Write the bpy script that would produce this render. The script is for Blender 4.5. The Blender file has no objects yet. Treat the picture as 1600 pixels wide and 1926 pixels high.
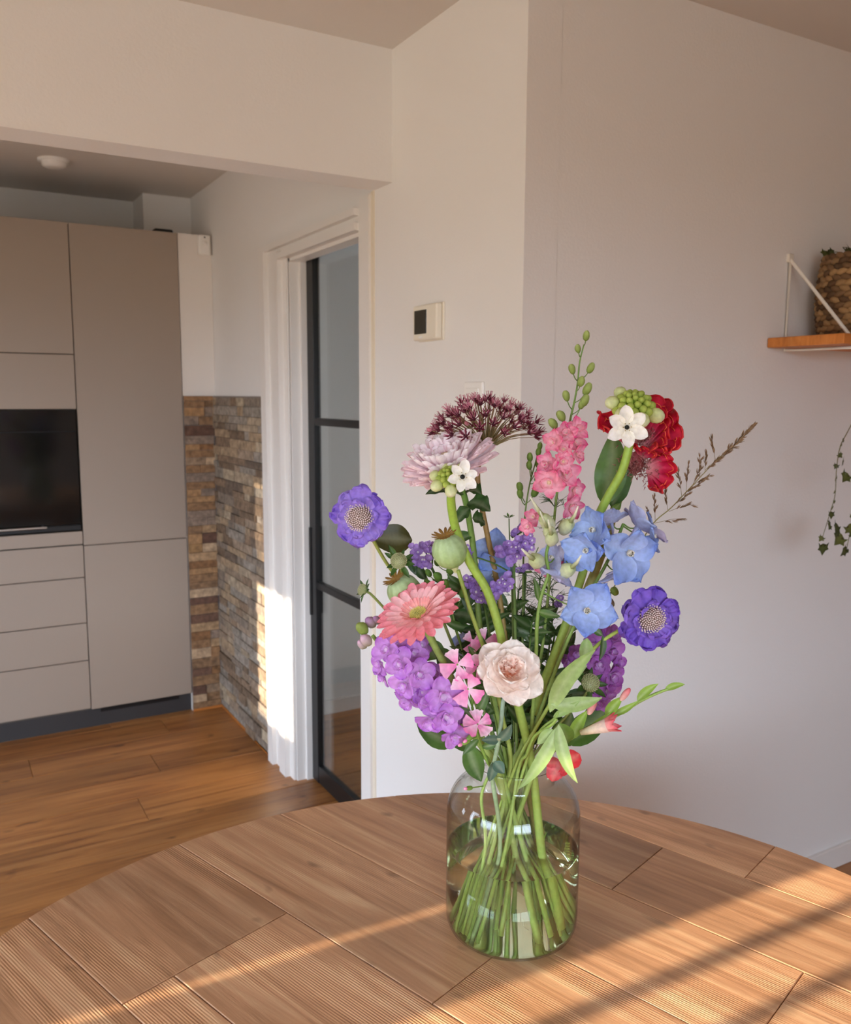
import bpy, bmesh, math, random
from mathutils import Vector, Matrix, noise
random.seed(7)
SC = bpy.context.scene
COL = SC.collection
# ------------------------------------------------------------------ camera
YAW, PITCH, ROLL, FPX = math.radians(30.014), math.radians(7.64), math.radians(.282), 1623.1
CAM = Vector((-1.253, -1.866, 1.6))
FW = Vector((math.sin(YAW)*math.cos(PITCH), math.cos(YAW)*math.cos(PITCH), -math.sin(PITCH)))
R0 = Vector((math.cos(YAW), -math.sin(YAW), 0)); U0 = R0.cross(FW)
RT = R0*math.cos(ROLL)+U0*math.sin(ROLL); UP = -R0*math.sin(ROLL)+U0*math.cos(ROLL)
cd = bpy.data.cameras.new('camera'); cam = bpy.data.objects.new('camera', cd); COL.objects.link(cam)
cd.sensor_fit = 'HORIZONTAL'; cd.sensor_width = 36; cd.lens = 36*FPX/1600
cd.clip_start = .02; cd.clip_end = 200
cam.matrix_world = Matrix(((RT.x, UP.x, -FW.x, CAM.x), (RT.y, UP.y, -FW.y, CAM.y), (RT.z, UP.z, -FW.z, CAM.z), (0, 0, 0, 1)))
cd.dof.use_dof = True; cd.dof.focus_distance = 1.30; cd.dof.aperture_fstop = 9
SC.camera = cam
# ------------------------------------------------------------------ light
SC.view_settings.view_transform = 'Standard'; SC.view_settings.look = 'None'
SC.view_settings.gamma = 1; SC.view_settings.use_curve_mapping = False
SC.view_settings.exposure = 0.33
SC.cycles.max_bounces = 26; SC.cycles.diffuse_bounces = 6; SC.cycles.transmission_bounces = 20
SC.cycles.transparent_max_bounces = 24; SC.cycles.glossy_bounces = 16; SC.cycles.blur_glossy = .4
SKY = 12.6
wd = bpy.data.worlds.new('daylight'); SC.world = wd; wd.use_nodes = True
bg = wd.node_tree.nodes['Background']; bg.inputs[1].default_value = SKY
_n = wd.node_tree.nodes; _l = wd.node_tree.links
_tc = _n.new('ShaderNodeTexCoord'); _sx = _n.new('ShaderNodeSeparateXYZ'); _l.new(_tc.outputs['Generated'], _sx.inputs[0])
_cr = _n.new('ShaderNodeValToRGB'); _l.new(_sx.outputs['Z'], _cr.inputs[0])       # garden below the horizon, pale sky above it
_cr.color_ramp.elements[0].position = 0.0; _cr.color_ramp.elements[0].color = (.21, .185, .14, 1)
_cr.color_ramp.elements[1].position = .06; _cr.color_ramp.elements[1].color = (.74, .88, 1.06, 1)
_l.new(_cr.outputs[0], bg.inputs[0])
SUN_E, SUN_AZ = math.radians(15), math.radians(-2.4)
sd = Vector((math.cos(SUN_AZ)*math.cos(SUN_E), math.sin(SUN_AZ)*math.cos(SUN_E), -math.sin(SUN_E)))
sl = bpy.data.lights.new('sun', 'SUN'); sl.energy = 11; sl.color = (1, .84, .64); sl.angle = math.radians(.45)
so = bpy.data.objects.new('sun', sl); COL.objects.link(so); so.location = (-8, 0, 5)
so.rotation_euler = sd.to_track_quat('-Z', 'Y').to_euler()
def portal(c, w, h, d):
    l = bpy.data.lights.new('window_daylight', 'AREA'); l.shape = 'RECTANGLE'; l.size = w; l.size_y = h
    l.cycles.is_portal = True
    o = bpy.data.objects.new('window_daylight', l); COL.objects.link(o); o.location = c
    o.rotation_euler = Vector(d).to_track_quat('-Z', 'Y').to_euler()
# ------------------------------------------------------------------ pixel -> place
VA = Vector((-.49, -.825, 0)); HF = Vector((math.sin(YAW), math.cos(YAW), 0))
def ray(px, py): return FW+RT*((px-800)/FPX)-UP*((py-963)/FPX)
def pt(px, py, off=0.0):
    v = ray(px, py); return CAM+v*(((VA-CAM).dot(HF)+off)/v.dot(HF))
K = .0008                                   # metres per photo pixel at the bouquet
def dirv(a, b, c): return (R0*a+Vector((0, 0, 1))*b-HF*c).normalized()
def lin(h):
    h = h.lstrip('#'); r = []
    for i in (0, 2, 4):
        c = int(h[i:i+2], 16)/255; r.append(c/12.92 if c <= .04045 else ((c+.055)/1.055)**2.4)
    return tuple(r)
def mixc(a, b, t): return tuple(x+(y-x)*t for x, y in zip(a, b))
# ------------------------------------------------------------------ materials
def mat(name):
    m = bpy.data.materials.new(name); m.use_nodes = True; nt = m.node_tree
    return m, nt, nt.nodes['Principled BSDF'], nt.nodes, nt.links
def setp(b, col=None, rough=None, metal=None, **k):
    if col is not None: b.inputs['Base Color'].default_value = (*col, 1)
    if rough is not None: b.inputs['Roughness'].default_value = rough
    if metal is not None: b.inputs['Metallic'].default_value = metal
    for n, v in k.items(): b.inputs[n].default_value = v
def nd(N, t, **k):
    n = N.new(t)
    for a, v in k.items(): setattr(n, a, v)
    return n
def bump(N, L, b, h, s, d=.01):
    bn = nd(N, 'ShaderNodeBump'); bn.inputs['Strength'].default_value = s; bn.inputs['Distance'].default_value = d
    L.new(h, bn.inputs['Height']); L.new(bn.outputs[0], b.inputs['Normal'])
def plain(name, col, rough=.5, metal=0, bs=0, scale=60, spec=None):
    m, nt, b, N, L = mat(name); setp(b, col, rough, metal)
    if spec is not None: b.inputs['Specular IOR Level'].default_value = spec
    if bs:
        tc = nd(N, 'ShaderNodeTexCoord'); n = nd(N, 'ShaderNodeTexNoise'); n.inputs['Scale'].default_value = scale; n.inputs['Detail'].default_value = 4
        L.new(tc.outputs['Object'], n.inputs['Vector']); bump(N, L, b, n.outputs[0], bs, .004)
    return m
M = {}
M['wall'] = plain('white_plaster', (.80, .785, .772), .85, bs=.12, scale=140)
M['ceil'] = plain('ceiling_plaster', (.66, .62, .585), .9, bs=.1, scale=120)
M['trim'] = plain('white_lacquer', (.80, .775, .75), .4)
M['filler'] = plain('cream_paint', (.78, .735, .69), .7)
M['cab'] = plain('cashmere_laminate', (.35, .285, .235), .42, bs=.03, scale=300)
M['gap'] = plain('cabinet_carcass', (.10, .085, .07), .7)
M['plinth'] = plain('dark_plinth', (.035, .033, .035), .5)
M['black'] = plain('black_steel', (.012, .012, .013), .38, .3)
M['oven'] = plain('black_oven_glass', (.006, .006, .006), .09)
M['chrome'] = plain('brushed_metal', (.5, .48, .45), .3, 1)
M['plast'] = plain('white_plastic', (.84, .82, .79), .38)
M['cream'] = plain('cream_plastic', (.80, .75, .64), .42)
M['lcd'] = plain('dark_display', (.028, .027, .018), .22)
M['caulk'] = plain('yellowed_caulk', (.76, .68, .55), .7)
M['whitesteel'] = plain('cream_coated_steel', (.78, .74, .66), .45)
M['dark'] = plain('dark_fabric', (.02, .02, .02), .8)
def wood(name, c1, c2, c3, rough, along='X', sc=1.0, bs=.25, ribs=False):
    m, nt, b, N, L = mat(name)
    tc = nd(N, 'ShaderNodeTexCoord'); oi = nd(N, 'ShaderNodeObjectInfo')
    off = nd(N, 'ShaderNodeVectorMath', operation='SCALE'); off.inputs[0].default_value = (17.3, 9.1, 4.7); L.new(oi.outputs['Random'], off.inputs['Scale'])
    ad = nd(N, 'ShaderNodeVectorMath', operation='ADD'); L.new(tc.outputs['Object'], ad.inputs[0]); L.new(off.outputs[0], ad.inputs[1])
    mp = nd(N, 'ShaderNodeMapping'); mp.inputs['Scale'].default_value = (1.3*sc, 22*sc, 6*sc); L.new(ad.outputs[0], mp.inputs['Vector'])
    n1 = nd(N, 'ShaderNodeTexNoise'); n1.inputs['Scale'].default_value = 1.6; n1.inputs['Detail'].default_value = 8; n1.inputs['Roughness'].default_value = .62; n1.inputs['Distortion'].default_value = .9
    L.new(mp.outputs[0], n1.inputs['Vector'])
    mp2 = nd(N, 'ShaderNodeMapping'); mp2.inputs['Scale'].default_value = (2.2*sc, 5*sc, 4*sc); L.new(ad.outputs[0], mp2.inputs['Vector'])
    n2 = nd(N, 'ShaderNodeTexNoise'); n2.inputs['Scale'].default_value = 1.4; n2.inputs['Detail'].default_value = 3; L.new(mp2.outputs[0], n2.inputs['Vector'])
    cr = nd(N, 'ShaderNodeValToRGB'); e = cr.color_ramp.elements; e[0].position = .32; e[0].color = (*c1, 1); e[1].position = .7; e[1].color = (*c3, 1)
    k = e.new(.5); k.color = (*c2, 1); L.new(n1.outputs[0], cr.inputs[0])
    hs = nd(N, 'ShaderNodeHueSaturation'); L.new(cr.outputs[0], hs.inputs['Color'])
    mr = nd(N, 'ShaderNodeMapRange'); mr.inputs[3].default_value = .76; mr.inputs[4].default_value = 1.18; L.new(oi.outputs['Random'], mr.inputs[0])
    mr2 = nd(N, 'ShaderNodeMapRange'); mr2.inputs[1].default_value = .3; mr2.inputs[2].default_value = .7; mr2.inputs[3].default_value = .8; mr2.inputs[4].default_value = 1.15; L.new(n2.outputs[0], mr2.inputs[0])
    mu = nd(N, 'ShaderNodeMath', operation='MULTIPLY'); L.new(mr.outputs[0], mu.inputs[0]); L.new(mr2.outputs[0], mu.inputs[1]); L.new(mu.outputs[0], hs.inputs['Value'])
    last = hs.outputs[0]
    # knots and dark flecks
    mp3 = nd(N, 'ShaderNodeMapping'); mp3.inputs['Scale'].default_value = (7*sc, 14*sc, 9*sc); L.new(ad.outputs[0], mp3.inputs['Vector'])
    vo = nd(N, 'ShaderNodeTexNoise'); vo.inputs['Scale'].default_value = 1.9; vo.inputs['Detail'].default_value = 1; L.new(mp3.outputs[0], vo.inputs['Vector'])
    kr = nd(N, 'ShaderNodeMapRange'); kr.inputs[1].default_value = .70; kr.inputs[2].default_value = .80; kr.inputs[3].default_value = 0; kr.inputs[4].default_value = .75; L.new(vo.outputs[0], kr.inputs[0])
    mx = nd(N, 'ShaderNodeMix', data_type='RGBA'); L.new(kr.outputs[0], mx.inputs[0]); L.new(last, mx.inputs[6]); mx.inputs[7].default_value = (*mixc(c1, (0, 0, 0), .55), 1)
    L.new(mx.outputs[2], b.inputs['Base Color'])
    rr = nd(N, 'ShaderNodeMapRange'); rr.inputs[3].default_value = rough-.08; rr.inputs[4].default_value = rough+.12; L.new(n1.outputs[0], rr.inputs[0]); L.new(rr.outputs[0], b.inputs['Roughness'])
    h = n1.outputs[0]
    if ribs:     # saw ribs worn into the boards, in patches
        wv = nd(N, 'ShaderNodeTexWave', bands_direction='Y'); wv.inputs['Scale'].default_value = 78; wv.inputs['Distortion'].default_value = 3.2; wv.inputs['Detail'].default_value = 2; wv.inputs['Detail Scale'].default_value = .35
        mpw = nd(N, 'ShaderNodeMapping'); mpw.inputs['Scale'].default_value = (.25, 1, 1); L.new(ad.outputs[0], mpw.inputs['Vector']); L.new(mpw.outputs[0], wv.inputs['Vector'])
        ms = nd(N, 'ShaderNodeMapRange'); ms.inputs[1].default_value = .50; ms.inputs[2].default_value = .66; L.new(n2.outputs[0], ms.inputs[0])
        m1 = nd(N, 'ShaderNodeMath', operation='MULTIPLY'); L.new(wv.outputs[1], m1.inputs[0]); L.new(ms.outputs[0], m1.inputs[1])
        m2 = nd(N, 'ShaderNodeMath', operation='MULTIPLY_ADD'); L.new(m1.outputs[0], m2.inputs[0]); m2.inputs[1].default_value = .48; L.new(n1.outputs[0], m2.inputs[2])
        h = m2.outputs[0]
    bump(N, L, b, h, bs, .004)
    return m
M['table'] = wood('worn_table_wood', lin('#a67854'), lin('#c4936c'), lin('#dab087'), .42, bs=.32, ribs=True)
M['floor'] = wood('oak_floorboards', lin('#7a4824'), lin('#a06a38'), lin('#b07c48'), .34, sc=.7, bs=.05)
M['shelfwood'] = wood('orange_pine', lin('#a85f22'), lin('#c87a34'), lin('#d68b45'), .45, bs=.08)
def stone(cols):
    m, nt, b, N, L = mat('split_stone_strip')
    oi = nd(N, 'ShaderNodeObjectInfo'); tc = nd(N, 'ShaderNodeTexCoord')
    cr = nd(N, 'ShaderNodeValToRGB'); cr.color_ramp.interpolation = 'CONSTANT'; e = cr.color_ramp.elements
    e[0].color = (*lin(cols[0]), 1); e[1].position = 1/12; e[1].color = (*lin(cols[1]), 1)
    for i in range(2, 12): x = e.new(i/12); x.color = (*lin(cols[i]), 1)
    L.new(oi.outputs['Random'], cr.inputs[0])
    ge = nd(N, 'ShaderNodeNewGeometry')
    n = nd(N, 'ShaderNodeTexNoise'); n.inputs['Scale'].default_value = 42; n.inputs['Detail'].default_value = 6; L.new(ge.outputs['Position'], n.inputs['Vector'])
    hs = nd(N, 'ShaderNodeHueSaturation'); mr = nd(N, 'ShaderNodeMapRange'); mr.inputs[1].default_value = .3; mr.inputs[2].default_value = .7; mr.inputs[3].default_value = .60; mr.inputs[4].default_value = 1.35
    L.new(n.outputs[0], mr.inputs[0]); L.new(mr.outputs[0], hs.inputs['Value']); L.new(cr.outputs[0], hs.inputs['Color']); L.new(hs.outputs[0], b.inputs['Base Color'])
    b.inputs['Roughness'].default_value = .8; bump(N, L, b, n.outputs[0], .7, .006)
    return m
M['stone'] = stone(['#8f7f6c', '#84776a', '#a3927c', '#74614f', '#998673', '#8c8378', '#ab9b84', '#846f5b', '#958b80', '#6e5f52', '#a08a70', '#8b7a68']); M['stone_warm'] = stone(['#9a7552', '#86684c', '#a98a68', '#6d5040', '#98764f', '#8a7768', '#b3987a', '#85603f', '#937a62', '#64483a', '#a37e58', '#8c6b4c']); M['grout'] = plain('grey_grout', lin('#8b8078'), .9, bs=.3)
def pane_mat(name, tint, ior, rough, edge):
    m, nt, b, N, L = mat(name); N.remove(b)
    t = nd(N, 'ShaderNodeBsdfTransparent'); lw = nd(N, 'ShaderNodeLayerWeight'); lw.inputs[0].default_value = .5
    pw = nd(N, 'ShaderNodeMath', operation='POWER'); pw.inputs[1].default_value = 6; L.new(lw.outputs['Facing'], pw.inputs[0])
    mx = nd(N, 'ShaderNodeMix', data_type='RGBA'); L.new(pw.outputs[0], mx.inputs[0]); mx.inputs[6].default_value = (*tint, 1); mx.inputs[7].default_value = (*[c*edge for c in tint], 1)   # longer way through the glass at grazing angles
    L.new(mx.outputs[2], t.inputs[0])
    g = nd(N, 'ShaderNodeBsdfGlossy'); g.inputs['Roughness'].default_value = rough
    f = nd(N, 'ShaderNodeFresnel'); ge = nd(N, 'ShaderNodeNewGeometry'); io = nd(N, 'ShaderNodeMapRange'); io.inputs[3].default_value = ior; io.inputs[4].default_value = 1/ior; L.new(ge.outputs['Backfacing'], io.inputs[0]); L.new(io.outputs[0], f.inputs[0])   # thin pane: both faces reflect alike
    x = nd(N, 'ShaderNodeMixShader'); L.new(f.outputs[0], x.inputs[0]); L.new(t.outputs[0], x.inputs[1]); L.new(g.outputs[0], x.inputs[2])
    L.new(x.outputs[0], N['Material Output'].inputs[0]); return m
M['pane'] = pane_mat('door_glass', (.90, .92, .90), 1.5, .02, .8)
def glass_mat(name, col, ior):
    m, nt, b, N, L = mat(name); N.remove(b)
    g = nd(N, 'ShaderNodeBsdfGlass'); g.inputs['Color'].default_value = (*col, 1); g.inputs['IOR'].default_value = ior; g.inputs['Roughness'].default_value = 0
    L.new(g.outputs[0], N['Material Output'].inputs[0]); return m
M['glass'] = pane_mat('vase_glass', (.975, .985, .975), 1.46, 0, .45)
M['water'] = glass_mat('vase_water', (.94, .975, .87), 1.33)
def plant_mat(name, rough, trans, bs, sc, spec=.4):
    m, nt, b, N, L = mat(name)
    at = nd(N, 'ShaderNodeAttribute', attribute_name='Col'); tc = nd(N, 'ShaderNodeTexCoord')
    n = nd(N, 'ShaderNodeTexNoise'); n.inputs['Scale'].default_value = sc; n.inputs['Detail'].default_value = 4; L.new(tc.outputs['Object'], n.inputs['Vector'])
    hs = nd(N, 'ShaderNodeHueSaturation'); mr = nd(N, 'ShaderNodeMapRange'); mr.inputs[1].default_value = .3; mr.inputs[2].default_value = .7; mr.inputs[3].default_value = .86; mr.inputs[4].default_value = 1.1
    L.new(n.outputs[0], mr.inputs[0]); L.new(mr.outputs[0], hs.inputs['Value']); L.new(at.outputs['Color'], hs.inputs['Color'])
    L.new(hs.outputs[0], b.inputs['Base Color']); b.inputs['Roughness'].default_value = rough; b.inputs['Specular IOR Level'].default_value = spec
    bump(N, L, b, n.outputs[0], bs, .002)
    t = nd(N, 'ShaderNodeBsdfTranslucent'); L.new(hs.outputs[0], t.inputs[0])
    x = nd(N, 'ShaderNodeMixShader'); x.inputs[0].default_value = trans; L.new(b.outputs[0], x.inputs[1]); L.new(t.outputs[0], x.inputs[2])
    L.new(x.outputs[0], N['Material Output'].inputs[0]); return m
M['petal'] = plant_mat('petal_skin', .5, .30, .16, 160, .3)
M['leaf'] = plant_mat('leaf_skin', .42, .22, .18, 120)
M['stem'] = plant_mat('stem_skin', .45, .0, .15, 150)
# ------------------------------------------------------------------ mesh helpers
WM = {}
def link(o, parent, world):
    COL.objects.link(o); WM[o.name] = world.copy()
    if parent is not None:
        o.parent = parent; o.matrix_local = WM[parent.name].inverted() @ world
    else: o.matrix_world = world
    return o
def tag(o, label=None, cat=None, group=None, kind=None):
    for k, v in (('label', label), ('category', cat), ('group', group), ('kind', kind)):
        if v: o[k] = v
    return o
def empty(name, loc, label, cat, group=None, rot=None):
    o = bpy.data.objects.new(name, None); o.empty_display_size = .02
    w = Matrix.Translation(loc) @ (rot or Matrix.Identity(4))
    link(o, None, w); return tag(o, label, cat, group)
class MD:                                   # mesh data being collected: vertices, faces, colours
    def __init__(s): s.v = []; s.f = []; s.c = []
    def add(s, v, f, c):
        n = len(s.v); s.v += [Vector(p) for p in v]; s.f += [tuple(i+n for i in q) for q in f]; s.c += c
        return s
    def xf(s, m):
        r = MD(); r.v = [m @ p for p in s.v]; r.f = s.f; r.c = s.c; return r
    def join(s, o): return s.add(o.v, o.f, o.c)
    def mesh(s, name, material, smooth=True):
        me = bpy.data.meshes.new(name); me.from_pydata([tuple(p) for p in s.v], [], s.f)
        if s.c:
            a = me.attributes.new('Col', 'FLOAT_COLOR', 'POINT'); fl = []
            for c in s.c: fl += [c[0], c[1], c[2], 1.0]
            a.data.foreach_set('color', fl)
        if smooth: me.polygons.foreach_set('use_smooth', [True]*len(me.polygons))
        me.materials.append(material); me.update(); return me
def put(name, me, parent, world=None, kind=None):
    o = bpy.data.objects.new(name, me); link(o, parent, world or Matrix.Identity(4))
    if kind: o['kind'] = kind
    return o
def place(name, md, material, parent, kind=None):      # mesh given in world coordinates, origin at its parent
    w = WM[parent.name] if parent is not None else Matrix.Identity(4)
    return put(name, md.xf(w.inverted()).mesh(name, material), parent, w, kind)
def frame(p, z, roll=0.0, s=1.0, up=Vector((0, 0, 1))):
    z = Vector(z).normalized(); x = up.cross(z)
    if x.length < 1e-3: x = Vector((1, 0, 0))
    x.normalize(); y = z.cross(x)
    m = Matrix(((x.x, y.x, z.x, 0), (x.y, y.y, z.y, 0), (x.z, y.z, z.z, 0), (0, 0, 0, 1)))
    return Matrix.Translation(p) @ m @ Matrix.Rotation(roll, 4, 'Z') @ Matrix.Scale(s, 4)
# hard-surface helpers
def box_bm(bm, lo, hi):
    v = [bm.verts.new((x, y, z)) for x in (lo[0], hi[0]) for y in (lo[1], hi[1]) for z in (lo[2], hi[2])]
    for q in ((0, 1, 3, 2), (4, 6, 7, 5), (0, 4, 5, 1), (2, 3, 7, 6), (0, 2, 6, 4), (1, 5, 7, 3)): bm.faces.new([v[i] for i in q])
def bm_obj(name, bm, material, parent=None, bevel=0, seg=2, smooth=False, world=None):
    bmesh.ops.recalc_face_normals(bm, faces=bm.faces)
    if bevel: bmesh.ops.bevel(bm, geom=list(bm.edges), offset=bevel, segments=seg, affect='EDGES', profile=.5)
    me = bpy.data.meshes.new(name); bm.to_mesh(me); bm.free(); me.materials.append(material)
    if smooth: me.polygons.foreach_set('use_smooth', [True]*len(me.polygons))
    return put(name, me, parent, world)
def box(name, lo, hi, material, parent=None, bevel=0, seg=2):
    """a box given in world coordinates; its origin is its own centre of base"""
    c = Vector(((lo[0]+hi[0])/2, (lo[1]+hi[1])/2, lo[2])); bm = bmesh.new()
    box_bm(bm, Vector(lo)-c, Vector(hi)-c)
    return bm_obj(name, bm, material, parent, bevel, seg, world=Matrix.Translation(c))
def multi(name, boxes, material, parent=None, kind=None, bevel=0):
    bm = bmesh.new()
    for lo, hi in boxes: box_bm(bm, lo, hi)
    o = bm_obj(name, bm, material, parent, bevel)
    if kind: o['kind'] = kind
    return o
def struct(name, boxes, material, bevel=0): return multi(name, boxes, material, None, 'structure', bevel)
def lathe(prof, n=48, col=(1, 1, 1)):
    md = MD(); v = []; f = []
    for r, z in prof:
        for i in range(n): a = 2*math.pi*i/n; v.append((r*math.cos(a), r*math.sin(a), z))
    for k in range(len(prof)-1):
        for i in range(n): f.append((k*n+i, k*n+(i+1) % n, (k+1)*n+(i+1) % n, (k+1)*n+i))
    return md.add(v, f, [col]*len(v))
# ------------------------------------------------------------------ the setting
CE = 2.606; XL, YB, YK = -3.4, -4.2, 2.99
# unseen left wall: garden doors and small kitchen window, openings shaped for the light
DZ = 3.4*math.tan(SUN_E)
wy0, wy1 = -2.3, -.600; gy0, gy1 = -.46, .46
kw = (1.535, 1.93, .17+DZ, .80+DZ)
struct('wall_left', [((XL-.12, YB, 0), (XL, wy0, CE)), ((XL-.12, wy0, 2.3), (XL, wy1, CE)), ((XL-.12, wy1, 0), (XL, gy0, CE)), ((XL-.12, gy0, 2.3), (XL, gy1, CE)), ((XL-.12, gy1, 0), (XL, kw[0], CE)),
                     ((XL-.12, kw[0], 0), (XL, kw[1], kw[2])), ((XL-.12, kw[0], kw[3]), (XL, kw[1], 1.80)), ((XL-.12, kw[0], 1.80), (XL, 1.81, 2.17)), ((XL-.12, kw[0], 2.17), (XL, kw[1], CE)), ((XL-.12, kw[1], 0), (XL, YK+.1, CE))], M['wall'])
posts = [(-.815, -.616), (-.925, -.895), (-1.04, -1.012), (-1.18, -1.15), (-1.33, -1.295), (-1.9, -1.82)]  # spaced to cast the sun streak and bands on the table
wn = struct('window_1', [((XL-.09, a, 0), (XL-.03, b, 2.3)) for a, b in posts]+[((XL-.09, wy0, 0), (XL-.03, -.617, .09)), ((XL-.11, wy0, 1.90), (XL-.02, wy1, 2.3))], M['trim'])  # unseen frame; its deep head is added to keep sun off the flowers
struct('window_2', [((XL-.09, kw[0]-.03, kw[2]-.03), (XL-.03, kw[0], kw[3]+.03)), ((XL-.09, kw[1], kw[2]-.03), (XL-.03, kw[1]+.03, kw[3]+.03))], M['trim'])
struct('added_window_4', [((XL-.09, a, 0), (XL-.03, b, 2.3)) for a, b in ((gy0, gy0+.05), (gy1-.05, gy1))]+[((XL-.09, gy0+.05, 0), (XL-.03, gy1-.05, .08)), ((XL-.09, gy0+.05, 2.24), (XL-.03, gy1-.05, 2.3))], M['trim'])  # unseen second garden door, added to brighten the glass door wall
struct('added_slats_5', [((XL-.07, 1.81, 1.80+.026*k), (XL-.05, kw[1], 1.813+.026*k)) for k in range(14)], M['trim'])  # slats in an added opening, letting a dimmed sun patch onto the stone
portal((XL-.13, (gy0+gy1)/2, 1.15), gy1-gy0, 2.3, (1, 0, 0))
portal((XL-.13, (wy0+wy1)/2, 1.15), wy1-wy0, 2.3, (1, 0, 0)); portal((XL-.13, (kw[0]+kw[1])/2, (kw[2]+kw[3])/2), kw[1]-kw[0], kw[3]-kw[2], (1, 0, 0))
# wall behind the camera, with an unseen wide window added for frontal light
struct('wall_back', [((XL, YB-.12, 0), (-2.9, YB, CE)), ((-2.9, YB-.12, 0), (-.8, YB, 1.0)), ((-2.9, YB-.12, 2.3), (-.8, YB, CE)), ((-.8, YB-.12, 0), (5.7, YB, CE))], M['wall'])
struct('added_window_3', [((x-.04, YB-.09, 1.0), (x+.04, YB-.03, 2.3)) for x in (-2.86, -1.85, -.84)], M['trim'])
portal((-1.85, YB-.13, 1.65), 2.1, 1.3, (0, 1, 0))
struct('wall_side', [((5.6, YB, 0), (5.7, 0, CE))], M['wall'])
# wall with the glass door (plane x = 0) and the wall with the shelf (plane y = -0.156)
YC, YBM, YB2 = -.156, .51, .632
DR0, DR1, DZT = .721, 1.385, 2.126           # door opening
struct('wall_door', [((0, YC, 0), (.10, YB2, CE)), ((0.004, YB2, 0), (.10, DR0, CE)), ((0.004, DR0, DZT), (.062, DR1, CE)), ((.062, DR0, DZT+.06), (.10, DR1, CE)), ((0.004, DR1, 0), (.10, YK, CE))], M['wall'])
struct('wall_right', [((.0995, YC, 0), (5.6, -.06, CE))], M['wall'])
struct('wall_header', [((XL, YBM, 2.232), (0, YB2, CE))], M['wall'])
struct('wall_kitchen', [((XL, YK, 0), (.1, YK+.1, CE))], M['wall'])
struct('wall_bulkhead', [((-.234, 2.755, 2.366), (.004, YK, CE))], M['wall'])
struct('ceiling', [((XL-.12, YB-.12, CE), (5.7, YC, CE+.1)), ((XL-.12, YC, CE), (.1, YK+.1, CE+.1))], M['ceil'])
# hall behind the glass door, with an unseen window opening added to light it
HX, HY = 2.6, 2.03
struct('wall_hall', [((.10, HY, 0), (HX+.1, HY+.1, CE)), ((HX, -.06, 0), (HX+.1, .2, CE)), ((HX, .2, 2.2), (HX+.1, HY, CE)), ((HX, .2, 0), (HX+.1, HY, .6)), ((HX, .68, .6), (HX+.1, HY, 2.2))], M['wall'])
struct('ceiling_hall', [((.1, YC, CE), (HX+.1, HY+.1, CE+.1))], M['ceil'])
struct('baseboard_hall', [((.1, HY-.015, 0), (HX, HY, .07))], M['trim'])
portal((HX+.11, .44, 1.4), .48, 1.6, (-1, 0, 0))
struct('baseboard_right', [((.0995, YC-.014, 0), (5.6, YC, .075))], M['trim'], .003)
# unseen hedge added outside to keep low sun out of the added garden door
hg = MD(); _r = random.Random(2)
for i in range(2600):
    a = Vector((_r.uniform(-7.7, -7.0), _r.uniform(-.24, 1.35), _r.uniform(0, 3.35))); n_ = Vector((_r.gauss(0, 1), _r.gauss(0, 1), _r.gauss(0, 1))).normalized(); t_ = n_.orthogonal().normalized()*.11; b_ = n_.cross(t_)*.6
    g_ = mixc(lin('#2f4a24'), lin('#55782f'), _r.random()); hg.add([a-t_, a-b_, a+t_, a+b_], [(0, 1, 2, 3)], [g_]*4)
hd_ = empty('sun_block_hedge', (-7.35, .45, 0), 'unseen tall green hedge added outside to block the low sun', 'hedge')
put('foliage', hg.xf(Matrix.Translation((7.35, -.45, 0))).mesh('foliage', M['leaf'], False), hd_, WM[hd_.name], 'stuff')
box('sun_block_core', (-7.6, -.32, 0), (-7.1, 1.30, 3.3), plain('sun_block_green', lin('#22351a'), .9), hd_)
# floor: boards along x, each its own piece
fl = struct('floor', [((XL-.12, YB-.12, -.06), (5.7, 4.3, -.018))], M['gap'])
bw = .205; rows = int((4.2-YB)/bw)+1; shared = {}
for r in range(rows):
    y0 = YB+r*bw; x = XL-(r*.73 % 1.6)
    while x < 5.5:
        ln = (1.4, 1.9, 1.65)[(r+int(x*3)) % 3]; a, b = max(x, XL), min(x+ln, 5.6); x += ln
        if b-a < .1: continue
        if y0 > YC and a > HX: continue
        key = round(b-a, 3)
        if key not in shared:
            bm = bmesh.new(); box_bm(bm, (-(b-a)/2+.0008, -bw/2+.0008, -.018), ((b-a)/2-.0008, bw/2-.0008, 0))
            bmesh.ops.recalc_face_normals(bm, faces=bm.faces)
            bmesh.ops.bevel(bm, geom=[e for e in bm.edges if all(v.co.z > -.001 for v in e.verts)], offset=.0015, segments=1, affect='EDGES')
            me = bpy.data.meshes.new('plank'); bm.to_mesh(me); bm.free(); me.materials.append(M['floor']); shared[key] = me
        put('plank', shared[key], fl, Matrix.Translation(((a+b)/2, y0+bw/2, 0)))
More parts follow.
